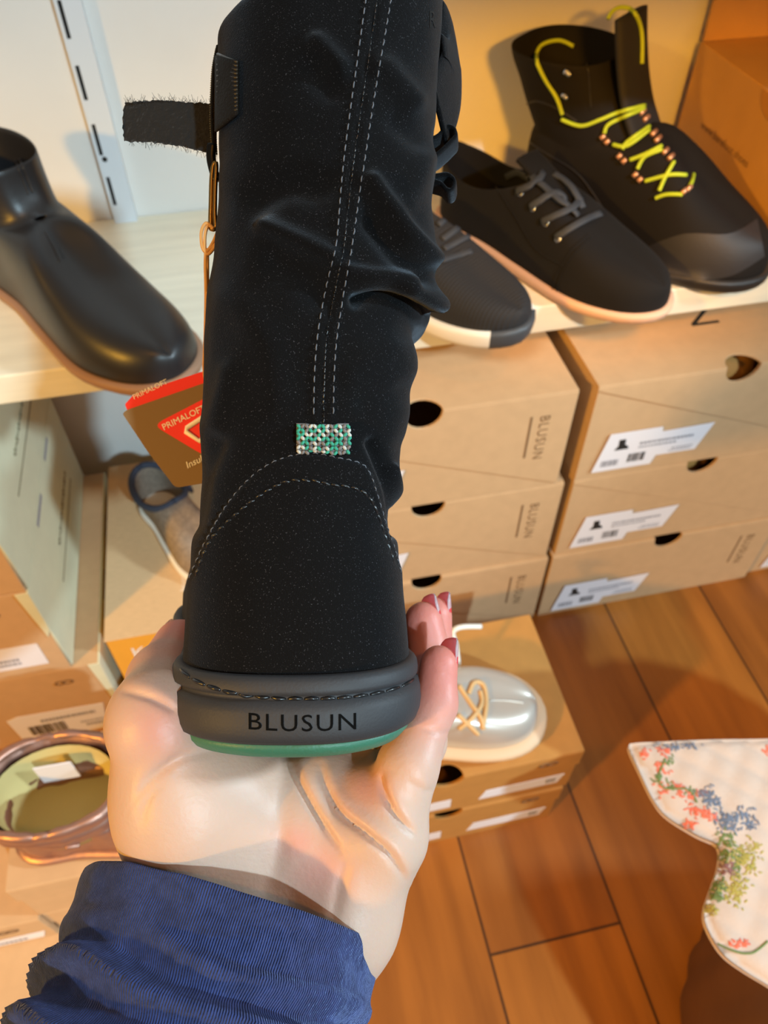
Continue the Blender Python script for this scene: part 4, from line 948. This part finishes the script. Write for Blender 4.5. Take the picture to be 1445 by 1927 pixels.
for P_, A_, s_ in [([(545, 1430), (562, 1470), (585, 1515), (610, 1555), (640, 1600)], .0017, 5), ([(604, 1440), (612, 1480), (640, 1530), (690, 1570), (735, 1610), (762, 1655)], .0021, 5), ([(716, 1455), (722, 1490), (745, 1535), (782, 1572)], .0017, 5),
                   ([(225, 1298), (280, 1312), (334, 1340)], .0011, 5), ([(256, 1502), (290, 1460), (340, 1425), (400, 1412)], .0010, 6), ([(262, 1560), (280, 1500), (310, 1470)], .0004, 6),
                   ([(520, 1450), (530, 1540), (520, 1620), (495, 1690)], .0007, 12), ([(655, 1620), (640, 1670), (625, 1740)], .0006, 8), ([(790, 1368), (820, 1376), (848, 1380)], .0005, 4), ([(765, 1470), (800, 1488), (815, 1482)], .0005, 5)]:
    C_ = catmull(P_, 8); d_ = np.full(len(hV), 1e9); t_ = np.zeros(len(hV)); sd_ = np.zeros(len(hV)); nC = len(C_)-1
    for i in range(nC):
        a_, b_ = C_[i], C_[i+1]; ab = b_-a_; q = np.clip(((hx-a_[0])*ab[0]+(hy-a_[1])*ab[1])/(ab@ab+1e-9), 0, 1); ex_, ey_ = hx-a_[0]-q*ab[0], hy-a_[1]-q*ab[1]; dd = np.hypot(ex_, ey_); m_ = dd < d_
        d_[m_] = dd[m_]; t_[m_] = (i+q[m_])/nC; sd_[m_] = np.sign(ab[0]*ey_-ab[1]*ex_)[m_]
    tp_ = np.sin(math.pi*np.clip(t_, .02, .98))**.7
    near = np.exp(-d_**2/(2*s_*s_)); bul = np.exp(-(d_-3.2*s_)**2/(2*(2.2*s_)**2))*(sd_ < 0)
    hV = hV-vn*(A_*tp_*(near-.45*bul)*face)[:, None]
hW = CAM+hV[:, :1]*Rt+hV[:, 1:2]*Up+hV[:, 2:3]*Fw
person = thing('person', 'left hand in a navy sleeve holding up the black boot by its heel', 'person', tuple(at(430, 1800, .24)))
hand = mk('hand', hW, hF, M['skin'], person)
tone = np.zeros(len(hV))
for ch_ in (IDX, MID, RNG, PNK, THB): tone = np.maximum(tone, np.exp(-(np.linalg.norm(hV-ch_[-1][0], axis=1)/.022)**2)); tone = np.maximum(tone, .55*np.exp(-(np.linalg.norm(hV-ch_[-2][0], axis=1)/.016)**2))
for (cx_, cy_, rr_) in ((600, 1640, 60), (690, 1480, 50), (300, 1370, 60), (560, 1590, 40)): tone = np.maximum(tone, .45*np.exp(-((hx-cx_)**2+(hy-cy_)**2)/(rr_*rr_)))
ta = hand.data.attributes.new('tone', 'FLOAT', 'POINT'); ta.data.foreach_set('value', tone.astype(np.float32))
# fingernails
def nail(ch, dors, wd_, ext, back, rad):
    t_ = ch[-1][0]-ch[-2][0]; t_ /= np.linalg.norm(t_); dn = np.array(dors, float); dn -= t_*(dn@t_); dn /= np.linalg.norm(dn); sd = np.cross(t_, dn)
    tip = ch[-1][0]+t_*ch[-1][1]*.55; r = ch[-1][1]; nu, nv = 12, 10; V = []; F = []; fm = []
    for lay in (0, 1):
        for i in range(nu+1):
            s_ = -back+(back+ext)*i/nu; taper = 1-.35*max(0, (i/nu-.75)/.25)**2
            for j in range(nv+1):
                a_ = (2*j/nv-1)*wd_*taper; rr = rad+lay*.0005
                q = tip+t_*(s_-.0008*(2*j/nv-1)**2)+dn*(rr*math.cos(a_)-rad+r*.93-.00055*(i/nu)**2*2)+sd*rr*math.sin(a_); V.append(CAM+q[0]*Rt+q[1]*Up+q[2]*Fw)
    n0 = (nu+1)*(nv+1); ix = lambda l, i, j: l*n0+i*(nv+1)+j
    for i in range(nu):
        for j in range(nv):
            F.append((ix(1, i, j), ix(1, i, j+1), ix(1, i+1, j+1), ix(1, i+1, j))); fm.append(1 if i > nu*.55 else 0)
            F.append((ix(0, i, j), ix(0, i+1, j), ix(0, i+1, j+1), ix(0, i, j+1))); fm.append(0)
    for i in range(nu):
        for j in (0, nv): F.append((ix(0, i, j), ix(0, i+1, j), ix(1, i+1, j), ix(1, i, j))); fm.append(1)
    for j in range(nv): F.append((ix(0, nu, j), ix(0, nu, j+1), ix(1, nu, j+1), ix(1, nu, j))); fm.append(1); F.append((ix(0, 0, j), ix(0, 0, j+1), ix(1, 0, j+1), ix(1, 0, j))); fm.append(0)
    return mk('fingernail', V, F, M['nail'], hand, mats=[M['nail'], M['nail_white']], fm=fm)
nail(PNK, (.80, 0, .45), 1.0, .0055, .007, .0052)
nail(RNG, (.62, .1, .35), 1.0, .0048, .008, .0058)
nail(MID, (.80, 0, .30), 1.0, .0050, .008, .0060)
nail(IDX, (.3, .1, .9), 1.0, .0050, .008, .0060)
nail(THB, (-.8, .2, .2), 1.0, .0050, .009, .0070)
# gold ring on the ring finger
mb = MB(); a_, b_ = RNG[0][0], RNG[1][0]; c_ = a_+(b_-a_)*.50; t_ = (b_-a_)/np.linalg.norm(b_-a_); e1 = np.cross(t_, [0, 1, 0]); e1 /= np.linalg.norm(e1); e2 = np.cross(t_, e1)
for q in range(22):
    a1 = 2*math.pi*q/22; p = c_+(e1*math.cos(a1)+e2*math.sin(a1))*.0104; mb.ball(CAM+p[0]*Rt+p[1]*Up+p[2]*Fw, .0013, 0, 8, 6)
mb.build('ring', M['gold'], hand)
# sleeve
nT, nS = 330, 220; V = []; c0 = P3(434, 1738, .2375); axd = P3(325, 2110, .203)-c0; Ls_ = np.linalg.norm(axd); axd /= Ls_
e1 = np.array([487, -260, 0.]); e1 -= axd*(e1@axd); e1 /= np.linalg.norm(e1); e2 = np.cross(axd, e1)
if e2[2] < 0: e2 = -e2
UVs = []
for i in range(nT):
    s_ = (i/(nT-1))*.215; f = min(1.6, s_/.088)
    for j in range(nS):
        th2 = 2*math.pi*j/nS; x, y = math.cos(th2), math.sin(th2)
        ph = s_/.0125*2*math.pi+1.1*math.sin(th2*1.0+.6)+3.2*mnoise.noise(Vector((x*1.1, y*1.1, s_*30)))
        am = sm((s_-.011)/.012)*(.0023+.0016*(x < 0)*abs(x))*(.55+.6*abs(mnoise.noise(Vector((x*1.7+5, y*1.7, s_*22)))))*1.5
        w_ = am*(1-2*abs(math.sin(ph/2))**.8)+.0007*mnoise.noise(Vector((x*5, y*5, s_*150)))
        fl = -.0012*sm((s_-.001)/.006)+.0012
        sh_ = 1-.97*sm((i-(nT-5))/4.0); r1 = .0447+w_+fl+.0005*f; r2 = .0395+w_+fl+.001*f; y = math.copysign(abs(y)**.78, y)
        off = -.004*f
        q = c0+axd*s_+e1*(r1*x*sh_+off)+e2*(r2*y*sh_)
        # the cuff line bows towards the forearm on the near side
        q = q+axd*(-0.0035*(abs(x)**2-1)*(1 if y < 0 else -.3))*max(0, 1-f*.6)
        V.append(CAM+q[0]*Rt+q[1]*Up+q[2]*Fw)
F = [(i*nS+j, i*nS+(j+1) % nS, (i+1)*nS+(j+1) % nS, (i+1)*nS+j) for i in range(nT-1) for j in range(nS)]
sl = mk('sleeve', V, F, M['navy'], person, solid=.0016)
uvl = sl.data.uv_layers.new(name='knit')
for pi, p in enumerate(sl.data.polygons):
    i, j = divmod(pi, nS)
    for li, (a_, b_) in zip(p.loop_indices, ((i, j), (i, j+1), (i+1, j+1), (i+1, j))): uvl.data[li].uv = (b_/nS, a_/nT)
wave_bump(M['navy'], 128, .9, .0006, 'X', 'UV', 0.0)

# ------------------------------------------------------------------ stool with the quilted jacket
PC, PR, PZ = np.array([.505, -.035]), .20, .330
ps = thing('pouf', 'round brown leather pouf on the wooden floor at the lower right, under quilted fabric', 'stool', (PC[0], PC[1], 0))
V = []; n = 120; prof = [(.80, .0005), (.93, .012), (1.0, .06), (1.03, .16), (1.01, .26), (.97, .308), (.90, .325), (.80, .330), (.4, .331)]
for r_, z_2 in prof:
    for j in range(n):
        a_ = 2*math.pi*j/n; pl = 1+.022*abs(math.sin(a_*14))*(1 if r_ > .85 else .2); V.append((PR*r_*pl*math.cos(a_), PR*r_*pl*math.sin(a_), z_2))
F = [(k*n+j, k*n+(j+1) % n, (k+1)*n+(j+1) % n, (k+1)*n+j) for k in range(len(prof)-1) for j in range(n)]+[tuple(range(n))[::-1], tuple((len(prof)-1)*n+j for j in range(n))]
mk('body', V, F, M['brown_hide'], ps, local=True)
mb = MB(); P = [(-.92*PR, .090, .318), (-.84*PR, .105, .3325), (-.6*PR, .12, .336)]; mb.tube(catmull(P, 5), .001, 10, 0, True, (.007, .001), [(0, 0, 1)]*11); mb.build('strap', M['lining'], ps, local=True)
from mathutils.geometry import delaunay_2d_cdt
QO = [(1183, 1406), (1196, 1398), (1240, 1396), (1300, 1394), (1370, 1391), (1445, 1389), (1560, 1387), (1690, 1386), (1760, 1640), (1720, 1880), (1600, 1925), (1520, 1900), (1445, 1853), (1400, 1826), (1360, 1795), (1332, 1750), (1325, 1715), (1338, 1672), (1352, 1630), (1351, 1592), (1312, 1572), (1255, 1536), (1228, 1502), (1205, 1455)]
ZQ = .348; qo = np.array([onz(x, y, ZQ)[:2] for x, y in QO]); qo = resample(np.vstack([catmull(qo, 5, True), catmull(qo, 5, True)[:1]]), 220)[:-1]
gx, gy = np.meshgrid(np.arange(qo[:, 0].min(), qo[:, 0].max(), .0045), np.arange(qo[:, 1].min(), qo[:, 1].max(), .0045)); gp_ = np.c_[gx.ravel(), gy.ravel()]
ring_closed = np.vstack([qo, qo[:1]]); db = segdist(gp_[:, 0], gp_[:, 1], ring_closed); ins_ = inpoly(gp_[:, 0], gp_[:, 1], [tuple(p) for p in qo]) & (db > .003)
ptsq = [Vector(p) for p in qo]+[Vector(p) for p in gp_[ins_]]; nb_ = len(qo)
vq, eq, fq, *_r = delaunay_2d_cdt(ptsq, [(i, (i+1) % nb_) for i in range(nb_)], [], 1, 1e-6)
vq = np.array([p[:] for p in vq]); db = segdist(vq[:, 0], vq[:, 1], ring_closed)
def quilt_h(x, y, d):
    a_ = .022; u_ = (x+y)*.7071/a_; v_ = (x-y)*.7071/a_
    return .0045*np.minimum(1, d/.006)**.5+.0022*(np.abs(np.sin(math.pi*u_))*np.abs(np.sin(math.pi*v_)))**.5*np.clip(d/.01, 0, 1)+np.array([.003*mnoise.noise(Vector((p, q, 0))*14) for p, q in zip(x, y)])
hq = quilt_h(vq[:, 0], vq[:, 1], db)
V = [(x, y, ZQ+h) for (x, y), h in zip(vq, hq)]+[(x, y, ZQ-.006-.003*min(1, d/.01)) for (x, y), d in zip(vq, db)]; nq = len(vq)
F = [tuple(f) for f in fq]+[tuple(i+nq for i in f[::-1]) for f in fq]+[((i+1) % nb_, i, i+nq, (i+1) % nb_+nq) for i in range(nb_)]
M['quilt'] = mat('cream_quilted_cotton', srgb(206, 182, 166), .9, .05, 60, .3, 500, sheen=.1)
qj = thing('quilted_jacket', 'cream quilted floral embroidered garment lying over the pouf at the right edge', 'jacket', (float(vq[:, 0].mean()), float(vq[:, 1].mean()), ZQ-.009))
qm = mk('fabric', V, F, M['quilt'], qj); TQ = tree(qm)
EC = [mat('coral_thread', srgb(226, 112, 84), .8), mat('leaf_thread', srgb(110, 128, 70), .8), mat('blue_thread', srgb(112, 122, 142), .8), mat('olive_thread', srgb(176, 160, 78), .8), mat('mauve_thread', srgb(140, 98, 96), .8)]
def e_(x, y): return 1080+x/3.282, 1340+y/3.282
mb = MB()
def blob(cx, cy, rx, ry, cnt, ci, sz=.0016):
    for _ in range(cnt):
        x, y = e_(cx+rx*rng.normal()*.5, cy+ry*rng.normal()*.5); p, nn = hit(TQ, x, y, .0002)
        if p is None: continue
        a_ = rng.normal(size=3); a_ -= nn*(a_@nn); a_ /= np.linalg.norm(a_); mb.ball(p, (sz*random.uniform(.8, 1.6), sz*.5, .0005), ci, 6, 4, (a_, np.cross(nn, a_), nn))
for a_ in [(430, 265, 50, 30, 26, 0), (560, 240, 60, 30, 22, 0), (540, 345, 40, 50, 24, 0), (545, 475, 40, 40, 22, 0), (655, 475, 50, 40, 28, 0), (720, 520, 40, 30, 16, 0), (760, 600, 70, 40, 34, 0), (830, 640, 60, 25, 24, 0), (725, 690, 40, 30, 16, 0), (1040, 1430, 70, 40, 24, 0),
           (590, 300, 40, 25, 14, 1), (525, 410, 40, 30, 14, 1), (600, 475, 40, 30, 12, 1), (720, 485, 40, 30, 14, 1), (940, 790, 60, 60, 40, 1), (930, 880, 50, 60, 34, 1), (880, 1130, 50, 60, 34, 1), (900, 1060, 40, 60, 26, 1), (1010, 930, 40, 80, 30, 1),
           (620, 215, 100, 18, 30, 2), (720, 205, 50, 20, 14, 2), (800, 510, 70, 50, 40, 2), (860, 560, 50, 40, 30, 2), (930, 660, 80, 50, 46, 2), (1040, 640, 80, 50, 46, 2), (1080, 690, 50, 30, 20, 2), (960, 720, 70, 30, 22, 2),
           (1060, 900, 90, 110, 120, 3), (1000, 1100, 90, 90, 90, 3), (840, 1220, 60, 30, 26, 3), (960, 970, 45, 45, 40, 4), (790, 500, 30, 20, 10, 4), (1195, 240, 20, 40, 14, 0)]: blob(*a_)
for P_, ci in (([(890, 1430), (950, 1460), (1020, 1485), (1090, 1490), (1140, 1465), (1195, 1415)], 1), ([(560, 300), (520, 400), (560, 470), (700, 480), (760, 560)], 1)):
    P, Nn = path_on(TQ, [e_(*q) for q in P_], .0004, 6)
    if len(P) > 3: mb.tube(P, .0008, 5, ci)
eo = mb.build('embroidery', EC, qj)
